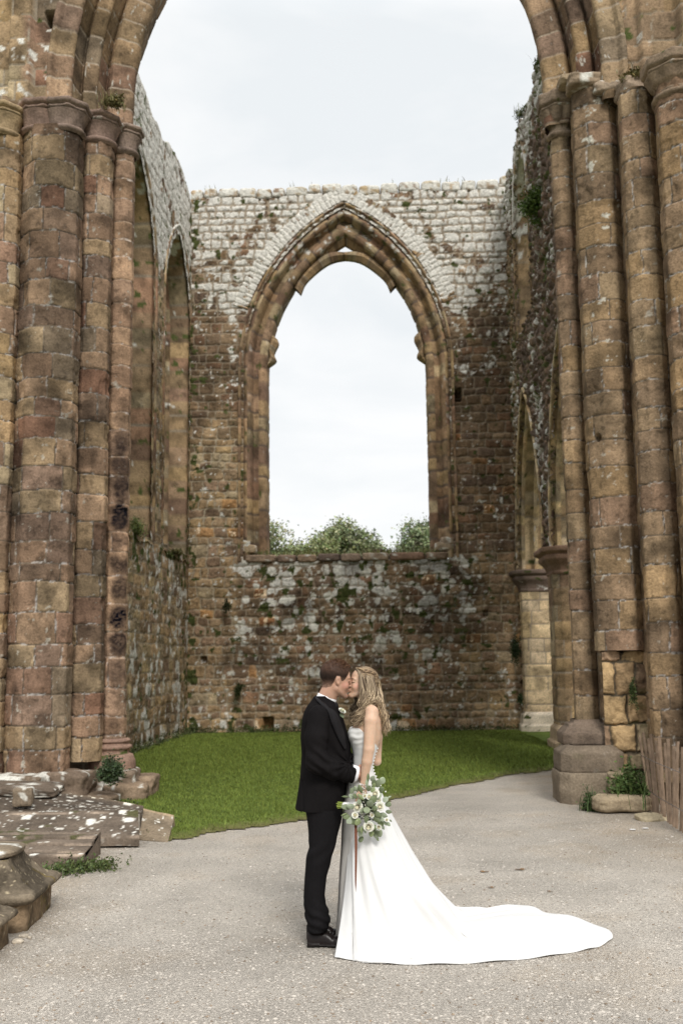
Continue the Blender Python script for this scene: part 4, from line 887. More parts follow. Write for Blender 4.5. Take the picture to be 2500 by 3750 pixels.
# ================================================================== FALLEN STONES on the left
def px(a, b, z=0.): return G(a/2.24, 2700+b/2.24, z)          # coordinates read in the enlarged corner
def prism(name, prof, axis_o, axis_d, length, back_d, mat, seed, pal, parent=None, loc=None, lich=.4, res=.02, rough=.008, caps=True, endcut=0., cc=None, mossy=.1, edges=()):
    """moulded bar: prof = (back offset, height) outline from the front foot up and over; swept from axis_o along axis_d"""
    pr, sg = resample(prof, res); n_ = max(3, int(length/res)); t = np.linspace(0, 1, n_)
    ad = np.asarray(axis_d, float)/np.linalg.norm(axis_d); bd = np.asarray(back_d, float)/np.linalg.norm(back_d)
    T, Q = np.meshgrid(t, np.arange(len(pr)), indexing='ij')
    off = pr[Q, 0]; hh = pr[Q, 1]; Lg = T*length+endcut*off*(T > .99)
    Lg = T*(length+endcut*off)
    n3 = (fb3(Lg*5+seed, off*8, hh*8, seed, 4)-.5)*2*rough
    V = np.asarray(axis_o)+ad*Lg[..., None]+bd*(off-n3*.5)[..., None]+np.array([0, 0, 1.])*(hh+n3)[..., None]
    pl = np.r_[0, np.cumsum(np.linalg.norm(np.diff(pr, axis=0), axis=1))]
    S = Lg; W = pl[Q]
    hl = np.where(np.isin(sg, edges), 1.0, 0.)[Q]*sst(.3, .6, fb2(Lg*4, Lg*0, seed+9, 3))  # painted highlight lines: chosen moulding edges get a lighter, broken colour
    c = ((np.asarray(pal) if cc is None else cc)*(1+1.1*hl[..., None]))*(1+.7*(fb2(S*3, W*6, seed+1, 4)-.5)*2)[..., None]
    topness = sst(.2, .9, np.gradient(pr[:, 0])[Q]/(np.linalg.norm(np.gradient(pr, axis=0), axis=1)[Q]+1e-9))
    c = moss(c, S, W, seed+2, mossy+0*S, (.09, .085, .04)); c = blend(c, spots(S, W, seed+3, .19, lich*1.1, .02, .075)*(.2+.8*topness), (.70, .68, .62)); c = blend(c, spots(S, W, seed+4, .07, lich, .007, .024)*(.3+.7*topness), (.64, .61, .54))
    mb = MB(); mb.add(V, gridfaces(*T.shape), c.reshape(-1, 3))
    for e in (0, -1):
        R0 = V[e]; cen = R0.mean(0); R0 = np.concatenate([R0, R0[:1]]); k = len(R0); ringv = np.concatenate([R0, R0*.5+cen*.5+ad*0, cen[None]])
        f1 = np.array([(i, i+1, k+i+1, k+i) for i in range(k-1)]); f2 = np.array([(k+i, k+i+1, 2*k) for i in range(k-1)])
        ce = np.asarray(pal)*(1.05+.5*(fb3(ringv[:, 0]*6, ringv[:, 1]*6, ringv[:, 2]*6, seed+5, 3)-.5)*2)[:, None]
        s0 = mb.n; mb.add(ringv, f1, ce); mb.T.append(f2+s0)
    return mb.build(name, mat, parent, loc=loc)
DK = np.array([.125, .098, .075])
bkd = np.array([.18, 1., 0]); axd = np.array([1., -.02, 0])
# stepped, moulded slab lying nearest
L_ = 2.4; ax0 = np.array([1., -.03, 0]); ax0 /= np.linalg.norm(ax0); o = np.array([-2.37, 9.80, 0.])
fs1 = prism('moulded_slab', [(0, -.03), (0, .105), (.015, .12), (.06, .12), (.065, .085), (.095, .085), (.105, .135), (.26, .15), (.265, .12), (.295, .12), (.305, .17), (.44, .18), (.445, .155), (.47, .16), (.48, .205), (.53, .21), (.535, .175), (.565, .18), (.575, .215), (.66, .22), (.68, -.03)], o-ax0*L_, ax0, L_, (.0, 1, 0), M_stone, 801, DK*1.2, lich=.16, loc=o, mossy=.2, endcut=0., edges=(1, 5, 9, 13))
tag(fs1, 'dark stepped stone slab with long grooves lying at the gravel edge', 'carved stone')
# thick coping with a lichened chamfer behind it
o = np.array([-2.06, 10.80, 0.]); L_ = 3.0
fs2 = prism('coping_stone', [(0, .02), (0, .10), (.015, .125), (.52, .265), (.545, .285), (.60, .29), (.66, .27), (.68, .02)], o-np.array([L_, 0, 0]), np.array([1., 0, 0]), L_, np.array([-.0, 1, 0]), M_stone, 803, DK*1.05, lich=.6, endcut=-.22, loc=o, edges=(1, 3))
tag(fs2, 'thick dark coping stone spotted all over with white lichen', 'carved stone')
def slabquad(name, pts4, thick, seed, pal, lich, loc, nx=90, ny=40):
    a, b, c, d = [np.asarray(q, float) for q in pts4]; s, t = np.meshgrid(np.linspace(0, 1, nx), np.linspace(0, 1, ny), indexing='ij')
    pos = (a+(b-a)*s[..., None])*(1-t[..., None])+(d+(c-d)*s[..., None])*t[..., None]; n_ = np.cross(b-a, d-a); n_ /= np.linalg.norm(n_)
    if n_[1] > 0: n_ = -n_
    S = s*np.linalg.norm(b-a); T = t*np.linalg.norm(d-a)
    hh = .012*(fb2(S*4, T*4, seed, 4)-.5)*2+.03*sst(.12, .05, (1-t)); P1 = pos+n_*hh[..., None]; P2 = pos-n_*thick
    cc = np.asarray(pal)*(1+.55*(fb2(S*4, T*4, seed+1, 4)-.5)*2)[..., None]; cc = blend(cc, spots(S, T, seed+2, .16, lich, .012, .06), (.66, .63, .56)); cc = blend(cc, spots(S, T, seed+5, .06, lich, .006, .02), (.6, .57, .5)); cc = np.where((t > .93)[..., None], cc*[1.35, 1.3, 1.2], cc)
    mb = MB(); mb.add(P1, gridfaces(nx, ny), cc.reshape(-1, 3)); mb.add(P2, gridfaces(nx, ny), cc.reshape(-1, 3)*.9)
    for sl in ((slice(None), 0), (slice(None), -1), (0, slice(None)), (-1, slice(None))):
        e1, e2 = P1[sl], P2[sl]; k = len(e1); q = np.concatenate([e1, e2]); mb.add(q, np.array([(i, i+1, k+i+1, k+i) for i in range(k-1)]), np.concatenate([cc[sl], cc[sl]])*1.1)
    return mb.build(name, M_stone, None, loc=loc)
la = at(-40, 1868, 11.42)
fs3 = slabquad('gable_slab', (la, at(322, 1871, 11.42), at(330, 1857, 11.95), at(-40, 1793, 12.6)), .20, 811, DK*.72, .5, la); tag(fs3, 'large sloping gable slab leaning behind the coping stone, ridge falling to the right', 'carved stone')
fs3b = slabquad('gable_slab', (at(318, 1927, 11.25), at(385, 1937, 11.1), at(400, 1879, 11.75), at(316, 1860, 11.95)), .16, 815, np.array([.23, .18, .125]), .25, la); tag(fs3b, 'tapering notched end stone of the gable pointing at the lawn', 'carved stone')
# square block perched on the slope
mb = MB(); c_ = at(46, 1838, 11.5); rockbox(mb, c_+[0, .12, .02], .105, .11, .095, 821, (.20, .155, .11), .15, .015, 12, sq=9, lich=.25); ob = mb.build('stone_block', M_stone, loc=c_-[0, 0, .13]); tag(ob, 'small square cut block resting on the sloping gable slab', 'stone block')
mb = MB(); c_ = at(40, 1812, 12.2); rockbox(mb, c_, .50, .22, .05, 822, (.13, .10, .075), -.05, .03, 18, sq=7, lich=.35, tilt=(.1, .04)); ob = mb.build('stone_slab', M_stone, loc=c_); tag(ob, 'thin broken slab lying along the top of the gable stones', 'stone slab')
# two pyramid capstones
def capstone(label, corner_px, seed, w_, d_, ang, zs, lid=True, cut=.3):
    """hipped capstone: vertical foot, projecting roll, concave roof, round roll on top; its right front corner stands at corner_px"""
    c0 = corner_px; t = thing('capstone', label, 'carved stone', c0)
    hx, hy = w_/2, d_/2; ca, sa = math.cos(ang), math.sin(ang)
    pr, _ = resample([(1., -.02), (1., zs*.34), (1.02, zs*.36), (1.10, zs*.40), (1.13, zs*.44), (1.12, zs*.49), (1.07, zs*.52), (1.0, zs*.53), (.85, zs*.62), (.74, zs*.73), (.65, zs*.86), (.62, zs*.93)], .016)
    ring8 = np.array([(-1, -1), (1-cut, -1), (1, -1+cut), (1, 1-cut), (1-cut, 1), (-1, 1), (-1, -1)], float); ring, _ = resample(ring8, .05)
    f = pr[:, 0][None]; U = ring[:, 0][:, None]*(hx*f-0); Vv = ring[:, 1][:, None]*(hy*f); Z = np.broadcast_to(pr[:, 1][None], U.shape)
    n3 = (fb3(U*7+seed, Vv*7, Z*7, seed, 4)-.5)*2*.014; n3[-1] = n3[0]
    dr = np.stack([ring[:, 0], ring[:, 1]], -1); U = U+dr[:, 0][:, None]*n3; Vv = Vv+dr[:, 1][:, None]*n3; Z = Z+n3*.5
    cxy = c0[:2]+np.array([ca*(-hx)-sa*hy, sa*(-hx)+ca*hy])
    Wv = np.stack([cxy[0]+U*ca-Vv*sa, cxy[1]+U*sa+Vv*ca, Z], -1)
    cc = np.array([.15, .12, .085])*(1+.7*(fb3(Wv[..., 0]*6, Wv[..., 1]*6, Wv[..., 2]*6, seed+1, 4)-.5)*2)[..., None]
    cc = np.where((Z < zs*.36)[..., None], cc*[1.3, 1.15, 1.0], cc); S_ = np.arange(len(ring))[:, None]*.05+0*Z
    cc = moss(cc, S_, Z*2, seed+2, .25+0*Z, (.16, .12, .05)); cc = blend(cc, spots(Wv[..., 0], Wv[..., 2]+Wv[..., 1], seed+3, .22, .22, .015, .055), (.74, .73, .69)); cc = blend(cc, spots(Wv[..., 0]+Wv[..., 1], Wv[..., 2], seed+5, .03, .3, .004, .010), (.40, .33, .22)); cc = cc*(1-.5*sst(.5, .62, fb3(Wv[..., 0]*7, Wv[..., 1]*7, Wv[..., 2]*7, seed+6, 3)))[..., None]
    mesh_obj('body', Wv.reshape(-1, 3), gridfaces(*U.shape), M_stone, t, cc.reshape(-1, 3))
    if lid:
        mb = MB(); c3 = np.array([cxy[0], cxy[1], zs*.985]); a = np.linspace(0, 2*np.pi, 40); pth = np.linspace(-1, 1, 40)
        rockbox(mb, c3, hx*.70, hy*.70, zs*.075, seed+9, (.19, .15, .105), ang, .012, 16, sq=3.2, lich=.35); mb.build('top_roll', M_stone, t)
    return t
capstone('hipped carved capstone with rolled top on the gravel at left, the farther of the pair', np.array([-2.21, 7.50, 0.]), 831, .95, .85, .04, .49, cut=.14)
capstone('hipped carved capstone cut off by the frame at lower left, the nearer of the pair', np.array([-2.24, 6.66, 0.]), 833, .9, .62, .0, .43, cut=.16)
# stones on the right
def rpx(a, b, z=0.): return G(2150+a/4.277, 2550+b/4.277, z)
c_ = rpx(590, 1850); mb = MB(); rockbox(mb, c_+[0, .22, .10], .345, .22, .10, 841, (.34, .27, .18), .05, .03, 18, sq=4.5, lich=.05); ob = mb.build('flat_stone', M_stone, loc=c_); tag(ob, 'long flat worn stone block on the gravel in front of the right pier', 'stone block')
c_ = rpx(1040, 1960); mb = MB(); rockbox(mb, c_+[0, .10, .02], .17, .14, .035, 842, (.36, .30, .20), .3, .02, 12, sq=4, tilt=(.15, 0)); ob = mb.build('stone_slab', M_stone, loc=c_); tag(ob, 'thin sandstone slab half buried at the foot of the fence', 'stone slab')
c_ = rpx(40, 1800); mb = MB(); rockbox(mb, c_+[0, .1, .02], .09, .07, .05, 843, (.33, .27, .19), .3, .02, 9, sq=3); ob = mb.build('loose_stone', M_stone, loc=c_); tag(ob, 'small loose stone at the corner of the right pier base', 'stone')
for k, (a, b, s) in enumerate([(145, 1690, .03), (200, 1640, .022), (170, 1640, .015), (240, 1650, .014), (900, 2960, .01), (390, 1880, .012)]):
    c_ = px(a, b); mb = MB(); rockbox(mb, c_+[0, 0, s*.3], s*1.3, s, s*.6, 850+k, (.46, .40, .32), k, s*.3, 6, sq=2.6); ob = mb.build('pebble', M_stone, loc=c_)
    tag(ob, ['large pebble beside the farther capstone', 'second pebble behind the large one by the farther capstone', 'small pebble left of the second one by the capstone', 'tiny pebble right of those by the farther capstone', 'tiny pebble in the open gravel at lower left', 'pale pebble in the gravel right of the capstones'][k], 'pebble')
# fallen leaves on the path
for k, (a, b, s, lab) in enumerate([(1195, 2000, .045, 'curled brown leaf on the gravel nearest the right pier'), (1128, 2041, .03, 'small brown leaf behind the dress'), (1262, 2050, .022, 'tiny brown leaf right of the others on the gravel'), (1112, 2005, .04, 'pale brown twisted leaf lying left of the curled one'), (1300, 2018, .012, 'speck of brown leaf in the gravel')]):
    c_ = G(a*1.5944, b*1.5944); r = np.random.default_rng(k+5); mb = MB(); n_ = 6; S, T = np.meshgrid(np.linspace(-1, 1, 9), np.linspace(-1, 1, 5), indexing='ij'); wv = (1-S**2)**.6*.42
    V = np.stack([c_[0]+S*s, c_[1]+T*wv*s, .006+.12*s*T**2+.10*s*np.sin(S*4+k)*T+.05*s*S**2], -1); mb.add(V, gridfaces(9, 5), np.array([.22, .13, .06])*(.8+.2*k/4)); ob = mb.build('fallen_leaf', M_leaf, loc=c_); tag(ob, lab, 'leaf', 'fallen leaves')
for k, (a, b) in enumerate([(690, 2110), (890, 2090)]):
    c_ = rpx(a+20, b); mb = MB(); S, T = np.meshgrid(np.linspace(-1, 1, 9), np.linspace(-1, 1, 5), indexing='ij'); V = np.stack([c_[0]+S*.035, c_[1]+T*(1-S**2)**.5*.02, .006+.01*T**2], -1); mb.add(V, gridfaces(9, 5), (.75, .75, .74)); ob = mb.build('petal', M_petal, loc=c_); tag(ob, ['white petal on the gravel farther from the fence', 'white petal on the gravel nearer the fence'][k], 'petal')
# ================================================================== FENCE
fn0 = G(2384, 2971); fn1 = G(2500, 3050)
fence = thing('paling_fence', 'leaning weathered wooden paling fence at the right edge of the picture', 'fence', fn0)
tops = [(820, 630), (882, 570), (955, 662), (1000, 598), (1070, 700), (1135, 632), (1215, 732), (1272, 672), (1350, 780), (1422, 715), (1490, 800), (1545, 740), (1600, 830), (1660, 790)]
for k, (a, b) in enumerate(tops):
    t_ = k/10.6; bp_ = fn0+(fn1-fn0)*t_; tp = P(2150+a/4.277, 2550+b/4.277, bp_[1]+.02)
    mb = MB(); n_ = 14; r = np.random.default_rng(k); s = np.linspace(0, 1, n_)[:, None]; cl = bp_+(tp-bp_)*s+np.c_[r.normal(0, .002, n_), r.normal(0, .003, n_), np.zeros(n_)]
    hw = np.full(n_, .0145+.002*(k % 3)); cs_ = np.array([(-1, -.35), (-.8, -.5), (.8, -.5), (1, -.35), (1, .35), (-1, .35), (-1, -.35)])
    ax_ = np.array([.83, -.56, 0]) if k % 2 else np.array([.95, -.3, 0]); bx2 = np.array([-ax_[1], ax_[0], 0])
    V = cl[:, None]+cs_[None, :, 0, None]*hw[:, None, None]*ax_+cs_[None, :, 1, None]*.02*bx2+(k % 2)*.02*np.array([0, 1, 0])
    cc = np.array([.21, .15, .105])*r.uniform(.6, 1.2)*(1+.25*(vn2(s*12, cs_[None, :, 0]*3+k, 7)-.5)*2)[..., None]
    mb.add(V, gridfaces(n_, 7), cc.reshape(-1, 3)); top_ = V[-1, :6]; mb.add(top_[[1, 2, 4, 5]], np.array([(0, 1, 2, 3)]), (.30, .24, .19)); mb.build('pale', M_wood, fence, False)
for hz in (.25, .66):
    mb = MB(); add_tube(mb, [fn0+[0-.14*hz, .04, hz], (fn0+fn1)/2+[-.14*hz, .04, hz-.01], fn1+(fn1-fn0)*.3+[-.14*hz, .04, hz]], .004, (.15, .13, .12), 6); mb.build('wire', M_wood, fence)
# ================================================================== implicit modelling (signed fields -> one smooth surface)
KP = .00183                       # metres in one photo pixel at the couple
YC = 7.16
def Wp(x, y, d=0.): return P(x, y, YC+d)
def surf_nets(f, lo, hi, h):
    lo = np.asarray(lo, float); n = np.ceil((np.asarray(hi)-lo)/h).astype(int)+1
    ax = [lo[i]+h*np.arange(n[i]) for i in range(3)]
    X, Y, Z = np.meshgrid(*ax, indexing='ij'); D = f(X.astype(np.float32), Y.astype(np.float32), Z.astype(np.float32))
    ins = D < 0; nx, ny, nz = D.shape
    acc = np.zeros((nx-1, ny-1, nz-1, 3), np.float32); cnt = np.zeros((nx-1, ny-1, nz-1), np.float32)
    crn = [(0, 0, 0), (1, 0, 0), (0, 1, 0), (1, 1, 0), (0, 0, 1), (1, 0, 1), (0, 1, 1), (1, 1, 1)]
    edges = [(0, 1), (2, 3), (4, 5), (6, 7), (0, 2), (1, 3), (4, 6), (5, 7), (0, 4), (1, 5), (2, 6), (3, 7)]
    def cs(A, c): return A[c[0]:nx-1+c[0], c[1]:ny-1+c[1], c[2]:nz-1+c[2]]
    for a, b in edges:
        ca, cb = crn[a], crn[b]; da, db = cs(D, ca), cs(D, cb); m = (da < 0) != (db < 0)
        t = np.where(m, da/(da-db+1e-12), 0)
        for k in range(3): acc[..., k] += np.where(m, ca[k]+(cb[k]-ca[k])*t, 0)
        cnt += m
    act = cnt > 0; idx = np.full(act.shape, -1, np.int64); idx[act] = np.arange(act.sum())
    I = np.argwhere(act); V = lo+h*(I+acc[act]/cnt[act][:, None])
    Q = []
    for k in range(3):
        sl0 = [slice(1, -1)]*3; s1 = [slice(1, -1)]*3; sl0[k] = slice(0, -1); s1[k] = slice(1, None)
        a, b = ins[tuple(sl0)], ins[tuple(s1)]; cr_ = np.argwhere(a != b)
        if not len(cr_): continue
        o = cr_.copy(); u, v = [(1, 2), (2, 0), (0, 1)][k]
        o[:, u] += 1; o[:, v] += 1
        fl = a[tuple(cr_.T)]
        def g(du, dv): q = o.copy(); q[:, u] -= du; q[:, v] -= dv; return idx[tuple(q.T)]
        q = np.stack([g(1, 1), g(0, 1), g(0, 0), g(1, 0)], -1); q[~fl] = q[~fl][:, ::-1]; Q.append(q)
    Q = np.concatenate(Q); Q = Q[(Q >= 0).all(1)]
    return V, Q
def smooth_mesh(V, Q, it=2, lam=.5):
    e = np.concatenate([Q[:, [0, 1]], Q[:, [1, 2]], Q[:, [2, 3]], Q[:, [3, 0]]]); e = np.concatenate([e, e[:, ::-1]])
    deg = np.bincount(e[:, 0], minlength=len(V))[:, None]
    for _ in range(it):
        s = np.stack([np.bincount(e[:, 0], weights=V[e[:, 1], k], minlength=len(V)) for k in range(3)], -1)
        V = V*(1-lam)+lam*s/np.maximum(deg, 1)
    return V
def smin(a, b, k): h_ = np.clip(.5+.5*(b-a)/k, 0, 1); return b*(1-h_)+a*h_-k*h_*(1-h_)
def smax(a, b, k): return -smin(-a, -b, k)
def rcone(X, Y, Z, a, b, r1, r2, sq=None):
    a = np.asarray(a, float); b = np.asarray(b, float); ba = b-a; L2 = ba@ba
    px_, py_, pz_ = X-a[0], Y-a[1], Z-a[2]; t = np.clip((px_*ba[0]+py_*ba[1]+pz_*ba[2])/L2, 0, 1)
    return np.sqrt((px_-ba[0]*t)**2+(py_-ba[1]*t)**2+(pz_-ba[2]*t)**2)-(r1+(r2-r1)*t)
def ellip(X, Y, Z, c, r, M=None):
    x, y, z = X-c[0], Y-c[1], Z-c[2]
    if M is not None: x, y, z = (x*M[0][0]+y*M[0][1]+z*M[0][2]), (x*M[1][0]+y*M[1][1]+z*M[1][2]), (x*M[2][0]+y*M[2][1]+z*M[2][2])
    k0 = np.sqrt((x/r[0])**2+(y/r[1])**2+(z/r[2])**2); k1 = np.sqrt((x/r[0]**2)**2+(y/r[1]**2)**2+(z/r[2]**2)**2)+1e-9
    return k0*(k0-1)/k1
def chain(X, Y, Z, pts, rad, k=.006):
    r_ = None
    for q in range(len(pts)-1):
        d = rcone(X, Y, Z, pts[q], pts[q+1], rad[q], rad[q+1]); r_ = d if r_ is None else smin(r_, d, k)
    return r_
def loft(X, Y, Z, tab, p=2.2):
    """tab rows: (y pixel, left x, right x, half depth, centre depth): a body of elliptical sections traced down the figure"""
    tb = np.array(tab, float); pts = np.array([Wp((a[1]+a[2])/2, a[0], a[4]) for a in tb]); hw = (tb[:, 2]-tb[:, 1])/2*KP
    z = pts[:, 2]; o = np.argsort(z); z = z[o]
    def ip(v): return np.interp(Z, z, v[o]).astype(np.float32)
    xc, yc, a, b = ip(pts[:, 0]), ip(pts[:, 1]), ip(hw), ip(tb[:, 3])
    q = (np.abs((X-xc)/a)**p+np.abs((Y-yc)/b)**p)**(1/p)
    d = (q-1)*np.minimum(a, b)
    return np.maximum(d, np.maximum(Z-z[-1], z[0]-Z))
def half(X, Y, Z, pt, n): n = np.asarray(n, float); n = n/np.linalg.norm(n); return (X-pt[0])*n[0]+(Y-pt[1])*n[1]+(Z-pt[2])*n[2]
class Head:
    def __init__(s, o, yaw_dir, tilt, scale, roll=0.):
        f0 = np.array([*yaw_dir, 0.]); f0 /= np.linalg.norm(f0); u0_ = np.array([0, 0, 1.])
        s.f = f0*math.cos(tilt)+u0_*math.sin(tilt); s.u = -f0*math.sin(tilt)+u0_*math.cos(tilt); s.l = np.cross(s.u, s.f); s.o = np.asarray(o); s.k = scale/1000.
    def loc(s, X, Y, Z):
        x, y, z = X-s.o[0], Y-s.o[1], Z-s.o[2]; k = 1/s.k
        return [(x*v[0]+y*v[1]+z*v[2])*k for v in (s.f, s.l, s.u)]
    def w(s, p_): return s.o+s.k*(p_[0]*s.f+p_[1]*s.l+p_[2]*s.u)
    def sdf(s, X, Y, Z, fem=False):
        x, y, z = s.loc(X, Y, Z); ay = np.abs(y)
        d = ellip(x, y, z, (-14, 0, 34), (99, 75, 86))
        d = smin(d, ellip(x, y, z, (36, 0, -28), (52, 56, 76)), 22)
        d = smin(d, rcone(x, ay, z, (-2, 50, -58), (64, 14, -100), 17, 16), 22)
        d = smin(d, ellip(x, y, z, (74, 0, -98), (18, 20, 15)), 12)                     # chin
        d = smin(d, ellip(x, ay, z, (48, 38, -34), (30, 22, 26)), 14)                   # cheek
        d = smin(d, ellip(x, ay, z, (72, 26, 22), (13, 26, 9)), 14)                     # brow
        d = smax(d, -ellip(x, ay, z, (97, 30, 3), (17, 17, 13)), 8)                     # eye socket
        d = smin(d, ellip(x, ay, z, (73, 31, 2), (14, 15, 12)), 4)                      # closed lid
        d = smin(d, rcone(x, y, z, (86, 0, 12), (108, 0, -26), 6.5, 9), 8)              # nose
        d = smin(d, ellip(x, ay, z, (98, 9, -30), (10, 7, 7)), 5)
        d = smax(d, -ellip(x, ay, z, (102, 6, -37), (5, 3.5, 3)), 3)
        d = smin(d, ellip(x, y, z, (85, 0, -57), (12, 21, 6)), 5)                       # lips
        d = smin(d, ellip(x, y, z, (84, 0, -67), (12, 18, 6)), 5)
        # ear: rim, hollow, lobe
        e = ellip(x, ay, z, (-4, 74, -6), (16, 8, 27)); e = smax(e, -ellip(x, ay, z, (1, 84, -4), (9, 9, 16)), 3); e = smin(e, ellip(x, ay, z, (3, 74, -29), (7, 5, 7)), 5)
        d = smin(d, e, 5)
        return d*s.k
def fingers(X, Y, Z, knuckles, dirs, lens, curl_ax, curls, rad, k=.004):
    r_ = None
    for kn, dr, ln_, cl, rd in zip(knuckles, dirs, lens, curls, rad):
        p0 = np.asarray(kn, float); d0 = np.asarray(dr, float)/np.linalg.norm(dr); ca_ = np.asarray(curl_ax, float)/np.linalg.norm(curl_ax); pts = [p0]
        for q, fr in enumerate((.45, .32, .23)):
            a = cl*(q+.5); d1 = d0*math.cos(a)+np.cross(ca_, d0)*math.sin(a)+ca_*(ca_@d0)*(1-math.cos(a)); pts.append(pts[-1]+d1*ln_*fr)
        d = chain(X, Y, Z, pts, [rd, rd*.95, rd*.86, rd*.74], .003); r_ = d if r_ is None else np.minimum(r_, d)
    return r_
def sdf_obj(name, f, lo, hi, h, mat, parent, colf, it=2):
    V, Q = surf_nets(f, lo, hi, h); V = smooth_mesh(V, Q, it)
    c = colf(V) if callable(colf) else np.broadcast_to(np.asarray(colf, float), V.shape)
    return mesh_obj(name, V, Q, mat, parent, c)
def nz3(X, Y, Z, s, sc_): return fb3(X*sc_, Y*sc_, Z*sc_, s, 2)-.5

# ================================================================== GROOM
gr = thing('person', 'man in black dinner suit and bow tie with short brown hair, kissing the woman', 'person', G(1190, 3450))
GH = Head(Wp(1232, 2490, .0), (math.cos(.20), math.sin(.20)), R_(-8), 1.02)
def g_body(X, Y, Z):
    d = GH.sdf(X, Y, Z)
    nk = rcone(X, Y, Z, GH.w((-22, 0, -40)), Wp(1178, 2600, .0), .060, .066); d = smin(d, nk, .022)
    d = smin(d, rcone(X, Y, Z, Wp(1180, 2620, -.13), Wp(1185, 2620, .14), .06, .06), .05)
    d = smin(d, loft(X, Y, Z, [(2600, 1135, 1235, .12, 0), (2660, 1118, 1255, .155, 0), (2800, 1122, 1268, .14, 0), (2900, 1118, 1250, .14, 0)]), .03)
    # right arm inside the sleeve, ending in the hand laid on the bride's waist
    d = smin(d, chain(X, Y, Z, [Wp(1176, 2640, -.165), Wp(1164, 2792, -.205), Wp(1306, 2836, -.155)], [.052, .043, .030], .01), .02)
    palm = smin(rcone(X, Y, Z, Wp(1308, 2836, -.15), Wp(1335, 2838, -.125), .030, .032), rcone(X, Y, Z, Wp(1322, 2816, -.138), Wp(1325, 2858, -.138), .020, .020), .012)
    d = smin(d, palm, .012)
    kn = [Wp(1332, 2814, -.128), Wp(1334, 2829, -.126), Wp(1333, 2844, -.126), Wp(1328, 2858, -.128)]
    d = smin(d, fingers(X, Y, Z, kn, [(1, .25, .12), (1, .28, -.02), (1, .28, -.14), (1, .28, -.28)], [.058, .064, .060, .050], (0, 0, 1), [.75, .75, .75, .75], [.0098, .0100, .0096, .0086]), .005)
    th = chain(X, Y, Z, [Wp(1310, 2818, -.150), Wp(1320, 2806, -.150), Wp(1336, 2800, -.140)], [.014, .0115, .0095], .004)
    return smin(d, th, .006)
def g_skin(V):
    x, y, z = GH.loc(V[:, 0], V[:, 1], V[:, 2]); c = np.tile([.45, .265, .185], (len(V), 1)); ay = np.abs(y)
    def bl(m, col): return c*(1-m[:, None])+np.array(col)*m[:, None]
    n_ = fb3(V[:, 0]*60, V[:, 1]*60, V[:, 2]*60, 3, 3)
    c = c*(.9+.2*n_)[:, None]
    c = bl(.5*sst(40, 10, np.hypot(x-50, z+30))*sst(20, 40, ay), (.52, .235, .175))
    c = bl(.35*sst(-62, -85, z)*sst(-120, -100, z)*sst(0, 40, x), (.30, .19, .145))       # beard shadow
    c = bl(.7*sst(9, 4, np.hypot(x-90, (z+60)*1.0))*(ay < 22), (.42, .21, .16))
    c = bl(.85*sst(6, 3, np.hypot((x-84)*.5, z-23+0*x))*(ay > 10)*(ay < 46), (.12, .075, .05))   # brow
    c = bl(.8*sst(3.2, 1.2, np.abs(z+5+.004*(ay-31)**2*-1))*(ay > 18)*(ay < 46)*(x > 70), (.10, .06, .045))  # lashes
    hz = V[:, 2]; c = np.where((V[:, 2] < 1.45)[:, None], np.array([.50, .29, .21])*(.88+.24*n_)[:, None], c)
    return c
sdf_obj('body', g_body, Wp(1108, 2905, -.27), Wp(1405, 2405, .27), .0045, M_skin, gr, g_skin, 1)
# hair: short back and sides, textured longer top
def g_hairf(X, Y, Z):
    x, y, z = GH.loc(X, Y, Z); ay = np.abs(y)
    sk_ = ellip(x, y, z, (-14, 0, 34), (99, 75, 86)); nk_ = rcone(X, Y, Z, GH.w((-22, 0, -40)), Wp(1178, 2600, .0), .060, .066)/GH.k
    n_ = (fb3(x*.06, y*.09, z*.05, 5, 2)-.5)*10*sst(20, 90, z)
    d = smin(sk_, nk_, 22)-np.interp(z, [-60, -30, 20, 60, 110], [1.2, 2.0, 4.0, 7., 10.])-n_
    # hairline: rises at the forehead, cuts round the ear, tapers at the nape
    line = np.interp(x, [-130, -70, -42, -28, -16, 10, 16, 26, 38, 48, 60, 74, 86, 100], [-66, -62, -52, -20, 27, 27, 4, -12, -8, 14, 40, 66, 78, 84])+(fb3(x*.1, y*.1, z*.1, 6, 2)-.5)*5
    d = smax(d, (line-z), 5)
    return d*GH.k
def g_haircol(V):
    x, y, z = GH.loc(V[:, 0], V[:, 1], V[:, 2]); t = sst(15, 70, z)[:, None]; n_ = vn(x*.5, y*.12, z*.12, 3)[:, None]
    c = np.array([.022, .013, .010])*(1-t)+np.array([.052, .027, .017])*t
    f = np.clip(sst(5, -58, z)*.75+sst(30, -10, z)*sst(-30, 10, x)*.5, 0, .8)[:, None]     # skin fade above the ear
    return (c*(1-f)+np.array([.26, .155, .11])*f)*(.55+.9*n_)
hr = sdf_obj('hair', g_hairf, GH.o-np.array([.15, .12, .1]), GH.o+np.array([.15, .12, .16]), .0045, M_hair, gr, g_haircol, 1)
r = np.random.default_rng(12); mb = MB()
